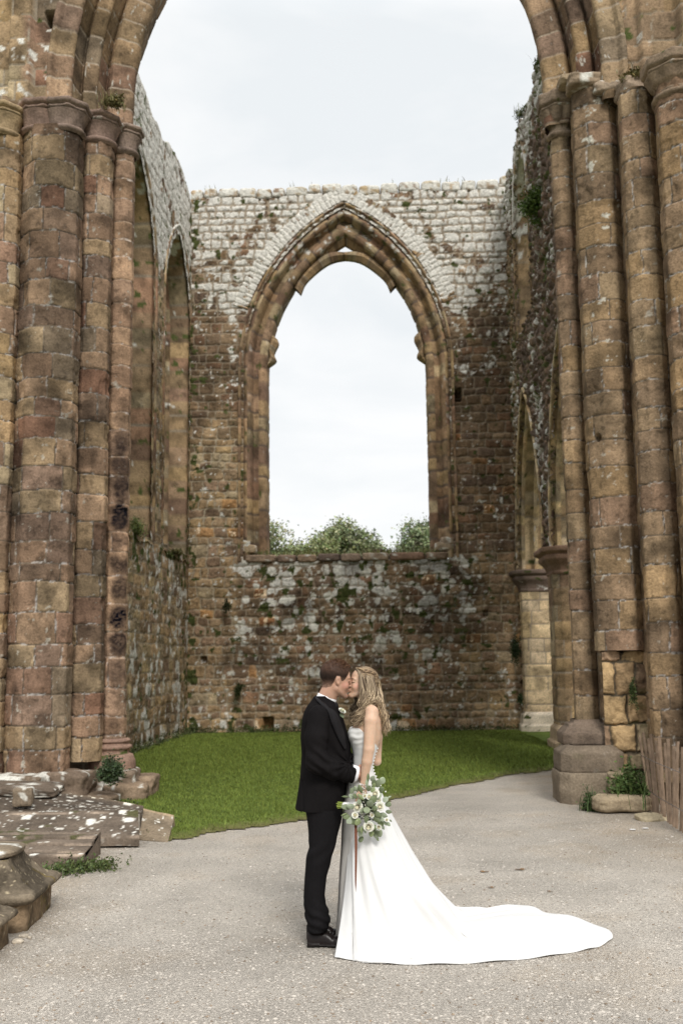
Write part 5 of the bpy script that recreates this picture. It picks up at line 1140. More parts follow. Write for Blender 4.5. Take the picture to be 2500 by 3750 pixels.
for k in range(3200):
    a = r.uniform(0, 2*np.pi); e = r.uniform(.12, 1.0)**.7*np.pi/2; q = np.array([math.cos(a)*math.cos(e), math.sin(a)*math.cos(e), math.sin(e)])
    p0 = np.array([-12, 0, 40])+q*[102, 77, 89]
    if p0[0] > 30 and p0[2] < 84+(p0[0]-60)*.4: continue
    if p0[2] < 30: continue
    dr = q*.42+np.array([.9, 0, .12])+r.normal(0, .22, 3); dr /= np.linalg.norm(dr); ln_ = r.uniform(10, 20)*(1 if p0[2] > 80 else .8); sd_ = np.cross(dr, r.normal(0, 1, 3)); sd_ /= np.linalg.norm(sd_); w_ = r.uniform(1.2, 2.6)
    pts = np.array([p0-sd_*w_, p0+sd_*w_, p0+dr*ln_+np.array([2, 0, 2])]); tt = sst(40, 100, p0[2])
    mb.add(np.array([GH.w(p_) for p_ in pts]), [(0, 1, 2)], (np.array([.055, .032, .022])*(1-tt)+np.array([.10, .05, .027])*tt)*r.uniform(.5, 1.6))
for k in range(900):   # fine stubble of the faded sides
    x0 = r.uniform(-100, 20); z0 = r.uniform(-42, 45); sgn = -1; yv = 75*math.sqrt(max(.05, 1-((x0+12)/101)**2-((z0-44)/90)**2)); p0 = np.array([x0, sgn*(yv+.8), z0])
    line = np.interp(x0, [-120, -95, -60, -30, -14, -8, 14, 22], [-46, -48, -40, -26, 4, 26, 26, -2])
    if z0 < line-6: continue
    mb.add(np.array([GH.w(p_) for p_ in (p0-[1, 0, 0], p0+[1, 0, 0], p0+[r.uniform(-2, 3), sgn*1.5, -7])]), [(0, 1, 2)], np.array([.06, .036, .026])*r.uniform(.6, 1.6))
mb.build('hair_tufts', M_hair, hr, False)
# shirt: collar band and cuff
def cyl_band(name, c0, ax_, r1, r2, h_, th, mat, parent, col, n_=48, squash=1.0, tiltf=None, gap=0.):
    ax_ = np.asarray(ax_, float); ax_ /= np.linalg.norm(ax_); a = np.cross(ax_, [0, 1, 0]); a /= np.linalg.norm(a); b = np.cross(ax_, a)
    th_ = np.linspace(gap, 2*np.pi-gap, n_+1); prof = [(r1, 0), (r1+(r2-r1)*.5+th*.3, h_*.5), (r2, h_), (r2-th, h_), ((r1+r2)/2-th, h_*.5), (r1-th, 0), (r1, 0)]
    pr, _ = resample(prof, .006); A, Q = np.meshgrid(th_, np.arange(len(pr)), indexing='ij'); rr = pr[Q, 0]; zz = pr[Q, 1]
    if tiltf is not None: zz = zz+tiltf(A)*(zz > h_*.4)
    V = np.asarray(c0)+(np.cos(A)*rr)[..., None]*a+(np.sin(A)*rr*squash)[..., None]*b+zz[..., None]*ax_
    return mesh_obj(name, V.reshape(-1, 3), gridfaces(*A.shape), mat, parent, np.broadcast_to(np.asarray(col, float), (A.size, 3)))
nkax = GH.w((-22, 0, -40))-Wp(1178, 2600, .0)
sh = cyl_band('shirt_collar', Wp(1186, 2576, 0)-np.array([.0, 0, .012]), (Wp(1218, 2470)-Wp(1180, 2566)), .070, .067, .062, .004, M_shirt, gr, (.80, .79, .80), squash=.98)
# pointed wing and shirt front seen in the lapel opening
mb = MB(); q = [Wp(1212, 2582, -.055), Wp(1228, 2578, -.03), Wp(1240, 2612, -.035), Wp(1244, 2618, .0), Wp(1228, 2600, -.06)]
mb.add(np.array([Wp(1216, 2582, -.062), Wp(1228, 2572, -.040), Wp(1231, 2592, -.045), Wp(1226, 2593, -.062)]), [(0, 1, 2, 3)], (.8, .79, .8))
def sheet3(mb, P0, P1, n_, col, bul=.0):
    s = np.linspace(0, 1, len(P0)); A = spline(P0, n_); Bb = spline(P1, n_); t = np.linspace(0, 1, 8)[None, :, None]; V = A[:, None]*(1-t)+Bb[:, None]*t
    V = V+np.array([0, -1, 0])*bul*np.sin(np.pi*t); mb.add(V, gridfaces(n_, 8), col)
sheet3(mb, [Wp(1216, 2576, -.07), Wp(1232, 2604, -.075), Wp(1246, 2634, -.06)], [Wp(1236, 2584, .0), Wp(1246, 2612, .0), Wp(1254, 2640, 0)], 12, (.8, .79, .8), .01)
mb.build('shirt_front', M_shirt, gr)
cuff_ax = Wp(1325, 2842, -.145)-Wp(1285, 2832, -.165)
cyl_band('shirt_cuff', Wp(1284, 2832, -.163), cuff_ax, .056, .054, .045, .004, M_shirt, gr, (.82, .81, .83), squash=.72)
# bow tie
def tie(X, Y, Z):
    c = Wp(1232, 2590, -.012); d = ellip(X, Y, Z, Wp(1231, 2587, -.05), (.012, .030, .030)); d = smin(d, ellip(X, Y, Z, Wp(1233, 2589, .03), (.012, .030, .028)), .004)
    return smin(d, ellip(X, Y, Z, Wp(1233, 2590, -.012), (.014, .012, .014)), .003)
sdf_obj('bow_tie', tie, Wp(1216, 2615, -.10), Wp(1248, 2560, .07), .004, M_satin, gr, (.012, .011, .012), 1)
# jacket
Jt = [(2548, 1150, 1206, .09, .01), (2570, 1136, 1228, .115, .01), (2584, 1125, 1237, .150, .0), (2604, 1114, 1245, .172, 0), (2635, 1105, 1259, .185, 0), (2699, 1100, 1276, .180, 0), (2763, 1105, 1290, .165, 0),
      (2800, 1103, 1290, .165, 0), (2865, 1097, 1274, .178, 0), (2920, 1088, 1263, .19, 0), (2955, 1083, 1257, .195, 0), (2978, 1086, 1252, .195, 0)]
def jacket(X, Y, Z):
    d = loft(X, Y, Z, Jt, 2.25)
    sl = chain(X, Y, Z, [Wp(1168, 2622, -.150), Wp(1158, 2700, -.195), Wp(1160, 2792, -.215)], [.070, .074, .066], .02)
    fa = chain(X, Y, Z, [Wp(1160, 2790, -.215), Wp(1220, 2818, -.20), Wp(1290, 2838, -.165)], [.070, .064, .056], .02)
    # creases: gathered at the elbow and on the forearm
    ex = Wp(1178, 2790, -.2); w_ = np.exp(-(((X-ex[0])/.09)**2+((Z-ex[2])/.10)**2)); fo = np.sin((X*.8+Z*1.0)*95+6*nz3(X, Y, Z, 4, 9))*.0085*w_
    ex2 = Wp(1245, 2820, -.2); w2 = np.exp(-(((X-ex2[0])/.06)**2+((Z-ex2[2])/.06)**2)); fo = fo+np.sin((X*1.25-Z*.35)*100+5*nz3(X, Y, Z, 5, 9))*.0065*w2
    arm = smin(sl, fa, .035)+fo+.006*nz3(X, Y, Z, 8, 14)
    armf = smin(chain(X, Y, Z, [Wp(1168, 2622, .150), Wp(1160, 2790, .215)], [.070, .064], .02), chain(X, Y, Z, [Wp(1160, 2790, .215), Wp(1290, 2800, .17)], [.064, .05], .02), .03)
    d = smin(d, arm, .012); d = smin(d, armf, .012)
    # body creases: pull lines from the button, skirt vents
    pc = Wp(1275, 2790); r0 = np.hypot(X-pc[0], Z-pc[2]); th = np.arctan2(Z-pc[2], X-pc[0])
    d = d+np.sin(th*11+3*nz3(X, Y, Z, 6, 5))*.006*np.exp(-(r0/.20)**2)+.008*nz3(X, Y, Z, 9, 6)
    lf = Wp(1100, 2930, 0); d = d+.008*np.exp(-((X-Wp(1112, 2930)[0])/.008)**2)*(Z < Wp(1100, 2850)[2])     # vent edge
    d = smax(d, half(X, Y, Z, Wp(1150, 2541, 0), (-.30, 0, 1.)), .004)                        # collar edge falls forward
    cut = rcone(X, Y, Z, Wp(1176, 2600, 0), Wp(1224, 2470, 0), .070, .064)
    d = smax(d, -cut, .004)
    cuf = half(X, Y, Z, Wp(1296, 2838, -.17), Wp(1325, 2842, -.145)-Wp(1285, 2832, -.165)); d = np.where((Y < YC-.08) & (X > Wp(1270, 2838)[0]), smax(d, cuf, .004), d)
    d = np.maximum(d, Wp(1100, 2976)[2]-Z+.012*np.sin((X-lf[0])*9)); 
    return d
jk = sdf_obj('jacket', jacket, Wp(1060, 2992, -.33), Wp(1330, 2530, .33), .006, M_suit, gr, lambda V: np.array([.0085, .0075, .0078])*(.8+.5*fb3(V[:, 0]*7, V[:, 1]*7, V[:, 2]*7, 2, 2))[:, None], 1)
# lapel and collar lying on the jacket
def onj(x, y, off=.004):
    """depth of the jacket front seen at pixel (x, y)"""
    tb = np.array(Jt); xl, xr, b_ = [np.interp(y, tb[:, 0], tb[:, i]) for i in (1, 2, 3)]; t = np.clip(((x-(xl+xr)/2)/((xr-xl)/2)), -.999, .999)
    return Wp(x, y, -b_*(1-abs(t)**2.25)**(1/2.25)-off)
mb = MB()
sheet3(mb, [onj(1152, 2549), onj(1176, 2566), onj(1204, 2592, .008), onj(1222, 2640, .010), onj(1240, 2690, .010), onj(1262, 2740, .008)],
       [onj(1158, 2564), onj(1176, 2583), onj(1198, 2604, .008), onj(1213, 2650, .009), onj(1236, 2704, .009), onj(1260, 2746, .008)], 40, (.010, .009, .010), .008)
sheet3(mb, [onj(1204, 2592, .008), onj(1228, 2606, .010), onj(1246, 2640, .012), onj(1262, 2690, .012), onj(1268, 2740, .010)], [onj(1199, 2606, .006), onj(1210, 2620, .008), onj(1222, 2650, .010), onj(1244, 2700, .010), onj(1262, 2746, .008)], 40, (.013, .012, .013), .006)
mb.build('lapel', M_satin, jk)
mb = MB(); V, Fq, T = tube_vf([onj(1283, 2790, -.001), onj(1283, 2790, .006)], .010, 14); s0 = mb.n; mb.add(V, Fq, (.012, .011, .012)); mb.T.append(T+s0); mb.build('button', M_satin, jk)
# trousers
Tn = [(2940, 1108, 1254, .11, -.085), (2980, 1122, 1252, .11, -.085), (3015, 1127, 1247, .105, -.09), (3067, 1131, 1234, .10, -.09), (3100, 1132, 1226, .095, -.09), (3126, 1124, 1219, .09, -.09), (3211, 1116, 1196, .080, -.09), (3280, 1112, 1188, .078, -.09), (3307, 1112, 1191, .080, -.09), (3340, 1116, 1202, .084, -.09), (3366, 1120, 1207, .086, -.09), (3392, 1126, 1203, .086, -.09), (3424, 1128, 1186, .075, -.09)]
Tf = [(a, b+2, c-2, d_, .10) for a, b, c, d_, e in Tn]
def trous(X, Y, Z):
    d1 = loft(X, Y, Z, Tn, 2.1); d2 = loft(X, Y, Z, Tf, 2.1); d = smin(d1, d2, .02)
    an = Wp(1165, 3350)[2]; w_ = np.exp(-((Z-an)/.085)**2); kn_ = Wp(1165, 3110)[2]; wk = np.exp(-((Z-kn_)/.08)**2)
    d = d+np.sin((Z*1.0+X*.55)*105+7*nz3(X, Y, Z, 3, 7))*.0050*w_+np.sin((Z*.7-X*.9)*70+5*nz3(X, Y, Z, 2, 7))*.0035*wk+.008*nz3(X, Y, Z, 7, 7)
    cr_ = Wp(1150, 3200)[0]; d = d-.0035*np.exp(-((X-cr_-.02*0)/.006)**2)*(Y < YC)
    return d
sdf_obj('trousers', trous, Wp(1085, 3432, -.22), Wp(1280, 2935, .24), .0065, M_suit, gr, lambda V: np.array([.0095, .0088, .0095])*(.8+.5*fb3(V[:, 0]*6, V[:, 1]*6, V[:, 2]*6, 3, 2))[:, None], 1)
# shoes
def shoe(name, d0, dx):
    g0 = Wp(1124+dx, 3400, d0); gx = g0[0]; yy0 = YC+d0
    def f(X, Y, Z):
        x = (X-gx)/.305; zc = Z; wdt = np.interp(x, [0, .1, .3, .55, .75, .92, 1.0], [.030, .034, .034, .044, .047, .036, .016]); hgt = np.interp(x, [0, .08, .25, .42, .6, .8, .95, 1.0], [.088, .098, .100, .090, .062, .050, .040, .026])
        q = np.sqrt(((Y-yy0)/wdt)**2+(np.maximum(zc-.016, 0)/(hgt-.016))**2); up_ = (q-1)*.03; up_ = np.maximum(up_, .012-zc)
        up_ = up_+.0022*np.sin(X*120)*np.exp(-((x-.60)/.08)**2)*(zc > .02)-.0015*np.exp(-((x-.78)/.008)**2)
        so_ = (np.abs(Y-yy0)/(wdt+.004)-1)*.03; so_ = np.maximum(so_, np.maximum(zc-.016, .001-zc)); so_ = np.where((x > .27) & (x < .42) & (zc < .007), .01, so_)
        heel = np.maximum(np.maximum((np.abs(Y-yy0)/(wdt+.003)-1)*.03, zc-.026), .001-zc); heel = np.where(x < .27, heel, .01)
        d = np.minimum(smin(up_, so_, .002), heel); return np.maximum(d, np.maximum(-x*.3, (x-1)*.3))
    return sdf_obj(name, f, (gx-.02, yy0-.07, -.01), (gx+.33, yy0+.07, .13), .004, M_shoe, gr, lambda V: np.where((V[:, 2] < .014)[:, None], np.array([.008, .007, .006]), np.array([.014, .010, .0095])), 1)
shoe('shoe', -.09, 0); s2 = shoe('shoe', .11, -2)
for so_, d0 in ((0, -.09),):
    mb = MB()
    for q in range(4):
        xx_ = Wp(1124, 3400, d0)[0]+.13+.014*q; add_tube(mb, [(xx_-.004, YC+d0-.018, .094-.007*q), (xx_+.004, YC+d0, .100-.007*q), (xx_-.004, YC+d0+.018, .094-.007*q)], .0022, (.012, .01, .01), 5)
    mb.build('laces', M_suit, gr)
# boutonniere
def rose(mb, c, rad, ax_, seed, col, openn=1.0, nlay=5):
    """layered cupped petals round an axis"""
    r = np.random.default_rng(seed); ax_ = np.asarray(ax_, float)/np.linalg.norm(ax_); a0 = np.cross(ax_, [.3, .2, .9]); a0 /= np.linalg.norm(a0); b0 = np.cross(ax_, a0); c = np.asarray(c, float)
    A_, E_ = np.meshgrid(np.linspace(0, 2*np.pi, 13), np.linspace(0, np.pi, 9), indexing='ij'); sw = 1+.10*np.sin(A_*3+E_*5); ce = c+ax_*rad*.18+(np.cos(A_)*np.sin(E_)*rad*.36*sw)[..., None]*a0+(np.sin(A_)*np.sin(E_)*rad*.36*sw)[..., None]*b0+(np.cos(E_)*rad*.42)[..., None]*ax_
    mb.add(ce, gridfaces(13, 9), np.asarray(col)*[.98, .93, .78])
    for ly in range(nlay):
        t = (ly+1)/nlay; npt = [3, 4, 5, 5, 6, 6][ly]; R1 = rad*(.30+.70*t**1.2)*r.uniform(.93, 1.07); hh = rad*(1.25-.50*t*openn)
        for k in range(npt):
            an = 2*np.pi*(k+.5*ly)/npt+r.normal(0, .1); wd_ = 2*np.pi/npt*.72
            U, Vv = np.meshgrid(np.linspace(-1, 1, 7), np.linspace(0, 1, 6), indexing='ij')
            ang = an+U*wd_*(.45+.55*Vv); rr = R1*(.30+.70*Vv**.7)*(1+.10*(U**2)*0)+R1*.10*openn*Vv**4*(t > .5)
            zz = -rad*.35+hh*(Vv**.8)-rad*.14*np.abs(U)**2.2*Vv-rad*.20*openn*Vv**6*(t > .4)
            pt = c+(np.cos(ang)*rr)[..., None]*a0+(np.sin(ang)*rr)[..., None]*b0+zz[..., None]*ax_
            cc = np.asarray(col)*(1-.10*(1-t))*r.uniform(.95, 1.04)*np.where(t < .5, 1, 1); cc = cc*np.array([1, 1-.04*(1-t), 1-.20*(1-t)])
            mb.add(pt, gridfaces(7, 6), np.broadcast_to(cc, (42, 3)))
bt = MB(); bc = onj(1244, 2606, .028)+[.012, 0, 0]; rose(bt, bc, .024, (.45, -.42, .75), 5, (.78, .79, .70), .7, 6); bo = bt.build('boutonniere', M_petal, gr)
def disc_leaf(mb, c, d, nrm, ln_, wd_, col, cup=.15, rnd=1.0):
    d = np.asarray(d, float)/np.linalg.norm(d); nrm = np.asarray(nrm, float); nrm = nrm-d*(nrm@d); nrm /= np.linalg.norm(nrm)+1e-9; s_ = np.cross(d, nrm)
    U, Vv = np.meshgrid(np.linspace(0, 1, 8), np.linspace(-1, 1, 5), indexing='ij'); w_ = wd_*np.sin(np.pi*np.clip(U, .02, .985)**(.85 if rnd else 1.1))**(.5 if rnd else .9)
    V = np.asarray(c)+d*(U*ln_)[..., None]+s_*(Vv*w_*.5)[..., None]+nrm*(cup*ln_*(-(Vv**2)*.5-(U-.5)**2))[..., None]
    cc = np.broadcast_to(np.asarray(col, float), (40, 3)).reshape(8, 5, 3)*(1-.12*(np.abs(Vv) < .2))[..., None]
    mb.add(V, gridfaces(8, 5), cc.reshape(-1, 3))
lb_ = MB(); disc_leaf(lb_, bc+[.0, .0, -.012], (.35, -.2, -.9), (.3, -1, .1), .034, .020, (.16, .20, .12)); disc_leaf(lb_, bc+[-.006, .0, -.012], (-.1, -.2, -.9), (.3, -1, .1), .028, .016, (.12, .16, .09)); lb_.build('leaf', M_euca, bo)

# ================================================================== BRIDE
br = thing('person', 'woman in strapless white wedding dress with long wavy blonde hair, kissing the man', 'person', G(1330, 3440))
BH = Head(Wp(1325, 2503, .045), (-math.cos(.22), -math.sin(.22)), R_(9), .92)
def b_body(X, Y, Z):
    d = BH.sdf(X, Y, Z, True)
    d = smin(d, rcone(X, Y, Z, BH.w((-25, 0, -45)), Wp(1342, 2600, .01), .046, .047), .02)
    d = smin(d, rcone(X, Y, Z, Wp(1356, 2603, -.11), Wp(1352, 2603, .14), .040, .040), .035)
    d = smin(d, loft(X, Y, Z, [(2600, 1326, 1384, .12, .01), (2635, 1306, 1396, .15, .01), (2668, 1288, 1399, .15, .01), (2705, 1284, 1396, .14, .01), (2750, 1296, 1376, .125, .01), (2790, 1300, 1356, .105, .01), (2840, 1300, 1350, .09, .01)]), .03)
    d = smin(d, chain(X, Y, Z, [Wp(1362, 2608, -.135), Wp(1358, 2640, -.155), Wp(1350, 2745, -.185), Wp(1343, 2790, -.185), Wp(1331, 2868, -.175)], [.043, .044, .036, .034, .0215], .01), .012)
    d = smin(d, chain(X, Y, Z, [Wp(1364, 2608, .15), Wp(1380, 2700, .17), Wp(1379, 2788, .16), Wp(1310, 2740, .17)], [.041, .037, .030, .026], .01), .012)
    # hand closed on the bouquet handle
    d = smin(d, rcone(X, Y, Z, Wp(1331, 2872, -.175), Wp(1328, 2912, -.178), .022, .027), .012)
    kn = [Wp(1318, 2925, -.190), Wp(1322, 2930, -.170), Wp(1328, 2932, -.155), Wp(1334, 2931, -.145)]
    d = smin(d, fingers(X, Y, Z, kn, [(-.25, -.1, -1), (-.12, 0, -1), (0, .1, -1), (.12, .15, -1)], [.070, .076, .070, .056], (1, 0, 0), [.62, .62, .62, .65], [.0085, .0086, .0083, .0075]), .005)
    d = smin(d, chain(X, Y, Z, [Wp(1318, 2893, -.185), Wp(1306, 2915, -.196), Wp(1304, 2936, -.190)], [.012, .0095, .008], .004), .006)
    return d
def b_skin(V):
    x, y, z = BH.loc(V[:, 0], V[:, 1], V[:, 2]); c = np.tile([.58, .385, .27], (len(V), 1)); ay = np.abs(y)
    def bl(m, col): return c*(1-m[:, None])+np.array(col)*m[:, None]
    n_ = fb3(V[:, 0]*40, V[:, 1]*40, V[:, 2]*40, 9, 3); c = c*(.93+.14*n_)[:, None]; hd = (z > -125) & (z < 130)
    c = bl(.45*sst(34, 12, np.hypot(x-55, z+28))*sst(20, 36, ay)*hd, (.62, .29, .22))
    c = bl(.8*sst(10, 4, np.hypot((x-90), (z+61)))*(ay < 21), (.50, .24, .19))
    c = bl(.85*sst(4.5, 2.5, np.abs(z-24+.006*(ay-30)**2))*(ay > 12)*(ay < 46)*(x > 60), (.16, .09, .06))
    c = bl(.9*sst(3.4, 1.4, np.abs(z+4+.008*(ay-31)**2*-1))*(ay > 16)*(ay < 47)*(x > 66), (.05, .03, .025))
    c = bl(.35*sst(14, 6, np.hypot((ay-31)*.6, z-8))*(x > 60), (.42, .20, .15))
    return c
sdf_obj('body', b_body, Wp(1252, 2975, -.27), Wp(1425, 2425, .24), .0042, M_skin, br, b_skin, 1)
# bodice: draped across the bust, corseted waist
Bt = [(2655, 1284, 1398, .150, .01), (2668, 1276, 1396, .158, .01), (2699, 1272, 1394, .156, .01), (2720, 1279, 1388, .148, .01), (2742, 1287, 1381, .140, .01), (2763, 1291, 1373, .134, .01), (2800, 1290, 1364, .130, .01), (2824, 1284, 1366, .135, .01), (2850, 1275, 1377, .145, .01), (2880, 1268, 1390, .155, .01)]
def bodice(X, Y, Z):
    d = loft(X, Y, Z, Bt, 2.15)
    for sg in (-1, 1): d = smin(d, ellip(X, Y, Z, Wp(1298, 2688, .01+sg*.068), (.044, .062, .050)), .018)
    zb = Wp(1290, 2735)[2]; t_ = sst(zb-.01, zb+.03, Z)
    fo = np.sin((Z*1.0-X*.35+.10*(Y-YC))*150+9*nz3(X, Y, Z, 12, 9))*.0015*t_
    fo = fo+np.sin(np.arctan2(Y-YC-.01, X-Wp(1328, 2780)[0])*9)*.0012*(1-t_)
    d = d+fo
    top = half(X, Y, Z, Wp(1297, 2664, 0), (-.0, 0, 1.)); sl = half(X, Y, Z, Wp(1320, 2668, 0), (.85, 0, 1.)) 
    notch = -.012*np.exp(-((Y-YC-.01)/.03)**2)
    top2 = np.maximum(top-.0+notch*-1, half(X, Y, Z, Wp(1322, 2670, 0), (.72, 0, .72)))
    d = smax(d, top2, .004)
    body = loft(X, Y, Z, [(a[0], a[1]+4, a[2]-4, a[3]-.008, a[4]) for a in Bt], 2.15)
    return d
def b_dcol(V): return np.array([.67, .66, .64])*(.97+.06*fb3(V[:, 0]*20, V[:, 1]*20, V[:, 2]*20, 3, 2))[:, None]
bd = sdf_obj('bodice', bodice, Wp(1248, 2886, -.2), Wp(1412, 2640, .24), .0045, M_dress, br, b_dcol, 1)
mb = MB()
for q in range(15):
    t_ = q/14; yy_ = 2742+(2900-2742)*t_; xb = np.interp(yy_, [2742, 2763, 2800, 2824, 2850, 2880, 2900], [1381, 1373, 1364, 1367, 1378, 1393, 1410])
    c_ = Wp(xb+1.5, yy_, -.005); mb_n = 8; a = np.linspace(0, np.pi, 6); A, E = np.meshgrid(np.linspace(0, 2*np.pi, 9), a, indexing='ij')
    mb.add(c_+.0052*np.stack([np.cos(A)*np.sin(E), np.sin(A)*np.sin(E), np.cos(E)], -1), gridfaces(9, 6), (.8, .79, .76))
mb.build('back_buttons', M_dress, bd)
# skirt with train ---------------------------------------------------------
hem_px = [(1224, 3509), (1290, 3519), (1369, 3529), (1470, 3533), (1568, 3533), (1667, 3531), (1767, 3526), (1867, 3518), (1967, 3508), (2050, 3496), (2126, 3483), (2170, 3474), (2206, 3462), (2232, 3446), (2243, 3428), (2222, 3407), (2166, 3383), (2086, 3357), (1999, 3343), (1955, 3326), (1911, 3316), (1850, 3318), (1800, 3325), (1752, 3326), (1700, 3324), (1640, 3318), (1560, 3312), (1480, 3312), (1400, 3320), (1340, 3336), (1290, 3360)]
hem = np.array([G(a, b, .006) for a, b in hem_px])
nh = 460; hs_ = spline(hem, nh); seg_ = np.linspace(0, 1, nh)
wc = Wp(1327, 2868, .01)
# ring angle for every hem point: -X = 180 deg (front), -Y = 270 (camera side), +X = 360 (back)
key = np.array([0, 4, 8, 12, 14, 16, 20, 24, 30])/30.; kang = np.array([212, 262, 300, 335, 360, 385, 420, 462, 515.])
ang = np.radians(np.interp(seg_, key, kang))
tcon = np.interp(seg_, np.array([0, 2, 4, 6, 8, 10, 12, 14, 16, 18, 20, 23, 25, 30])/30., [1.0, .97, .84, .66, .53, .45, .40, .385, .395, .44, .54, .84, 1.0, 1.0])
qexp = np.interp(seg_, np.array([0, 1.5, 4, 8, 12, 16, 22, 30])/30., [2.3, 1.7, 1.35, 1.22, 1.14, 1.14, 1.25, 1.6])
nt_ = 240; tt = np.linspace(0, 1, nt_)
HX = np.zeros((nh, nt_, 3))
z0_ = wc[2]
for k in range(nh):
    w0 = wc+np.array([math.cos(ang[k])*.108, math.sin(ang[k])*.150, 0]); tc_ = tcon[k]
    tsp = .70 if tc_ < .985 else 1.0                      # share of the samples above the ground
    tau = np.where(tt < tsp, tt/tsp, 1.0); lay = np.where(tt > tsp, (tt-tsp)/(1-tsp+1e-9), 0)
    hz_ = tc_*tau**qexp[k]+(1-tc_)*lay
    pz = np.interp(seg_[k], [0, .1, .2, .42, .52, 1], [1.0, 1.1, 1.30, 1.25, 1.04, 1.0]); z = (z0_-.012)*(1-tau)**pz
    # soft landing where the cloth meets the ground
    zz_ = .006+z+.012*lay*(1-lay)*4*.6
    HX[k, :, :2] = w0[:2]+(hs_[k, :2]-w0[:2])*hz_[:, None]; HX[k, :, 2] = zz_
ker = np.exp(-np.linspace(-2, 2, 41)**2); ker /= ker.sum()
zpad = np.pad(HX, ((0, 0), (20, 20), (0, 0)), mode='edge'); HS = np.stack([np.stack([np.convolve(zpad[k, :, c], ker, 'valid') for c in range(3)], -1) for k in range(nh)])
bw = sst(0, .06, tt)*sst(1, .95, tt); HX = HX*(1-bw[None, :, None])+HS*bw[None, :, None]
# folds running from the hip out to the hem
Nrm = np.cross(np.gradient(HX, axis=0), np.gradient(HX, axis=1)); Nrm /= np.linalg.norm(Nrm, axis=2)[..., None]+1e-9
outw = HX[..., :2]-wc[:2]; sgn = np.sign((Nrm[..., 0]*outw[..., 0]+Nrm[..., 1]*outw[..., 1]+Nrm[..., 2]*.5)); Nrm *= sgn[..., None]
SS, TT = np.meshgrid(seg_, tt, indexing='ij')
warp = .9*(fb2(SS*6, TT*2.2, 5, 2)-.5)
fold = .55*np.sin((SS*11.0+warp)*2*np.pi)+.45*np.sin((SS*23+1.3*warp+.3)*2*np.pi)
amp = .0062*(.35+1.3*fb2(SS*4, TT*1.5, 17, 2))*sst(.05, .45, TT)*(1-.62*sst(.70, .98, TT))
flat_ = sst(.72, .85, TT)
def ridge(s0, s1, w0_, w1_, a_, t0=.2, t1=1.):       # one long drape line wandering across the train
    c_ = s0+(s1-s0)*TT; ww = w0_+(w1_-w0_)*TT; return a_*np.exp(-((SS-c_)/ww)**2)*sst(t0, t0+.25, TT)*sst(t1+.001, t1-.15, TT)
rd = ridge(.20, .30, .012, .022, .055, .25, .99)-ridge(.235, .335, .010, .02, .022, .25, .98)+ridge(.27, .37, .01, .018, .05, .3, .99)+ridge(.44, .47, .012, .014, .035, .5, .98)+ridge(.34, .40, .012, .02, .030, .3, .95)-ridge(.37, .425, .012, .018, .020, .3, .95)+ridge(.10, .13, .008, .014, .016, .2, .9)+ridge(.035, .05, .006, .010, .012, .15, .97)-ridge(.06, .075, .008, .012, .008, .15, .97)+ridge(.60, .58, .02, .03, .02)
disp = fold*amp+rd+.004*(fb2(SS*40, TT*9, 7, 2)-.5)
edge_ = sst(0, .012, SS)*sst(1, .97, TT)
HX = HX+Nrm*(disp*edge_)[..., None]
HX[..., 2] = np.maximum(HX[..., 2], .006+.004*flat_*(1+np.sin(SS*90+TT*20)))
# the ground-lying hem has a small rolled thickness
Vd = HX.reshape(-1, 3)
sk = mesh_obj('skirt', Vd, gridfaces(nh, nt_), M_dress, br, np.broadcast_to(np.array([.675, .67, .66]), Vd.shape))
so2 = sk.modifiers.new('cloth_thickness', 'SOLIDIFY'); so2.thickness = .004; so2.offset = -1
# underskirt, seen at the front opening
ut = [(2850, 1276, 1376, .145, .01), (2880, 1268, 1385, .150, .01), (2929, 1259, 1385, .155, .01), (3015, 1251, 1390, .165, .01), (3096, 1248, 1400, .175, .01), (3180, 1243, 1410, .19, .02), (3280, 1238, 1425, .205, .03), (3340, 1234, 1435, .215, .04), (3411, 1228, 1450, .225, .05)]
tb = np.array(ut, float); n_t = 120; n_a = 260; yy_ = np.linspace(2850, 3411, n_t); an = np.linspace(0, 2*np.pi, n_a); A, Yp = np.meshgrid(an, yy_, indexing='ij')
cen = np.array([Wp((np.interp(y_, tb[:, 0], tb[:, 1])+np.interp(y_, tb[:, 0], tb[:, 2]))/2, y_, np.interp(y_, tb[:, 0], tb[:, 4])) for y_ in yy_]); aw = (np.interp(yy_, tb[:, 0], tb[:, 2])-np.interp(yy_, tb[:, 0], tb[:, 1]))/2*KP; bw_ = np.interp(yy_, tb[:, 0], tb[:, 3])
tv = (Yp-2850)/561.; fo = .010*sst(.1, .9, tv)*(np.sin(A*11+3*(fb2(A*2, tv*3, 9, 2)-.5)*2)*.6+.5*np.sin(A*5+1+tv*1.2))*sst(.0, .2, tv)
ux = cen[None, :, 0]+(aw[None]+fo)*np.cos(A); uy = cen[None, :, 1]+(bw_[None]+fo)*np.sin(A); zz = np.maximum(cen[None, :, 2]+0*A, 0.012); zb_ = cen[-1, 2]; zz = .015+(cen[None, :, 2]-zb_)*(cen[0, 2]-.015)/(cen[0, 2]-zb_)+0*A
mesh_obj('underskirt', np.stack([ux, uy, zz], -1).reshape(-1, 3), gridfaces(n_a, n_t), M_dress, br, np.broadcast_to(np.array([.54, .52, .49]), (A.size, 3)))
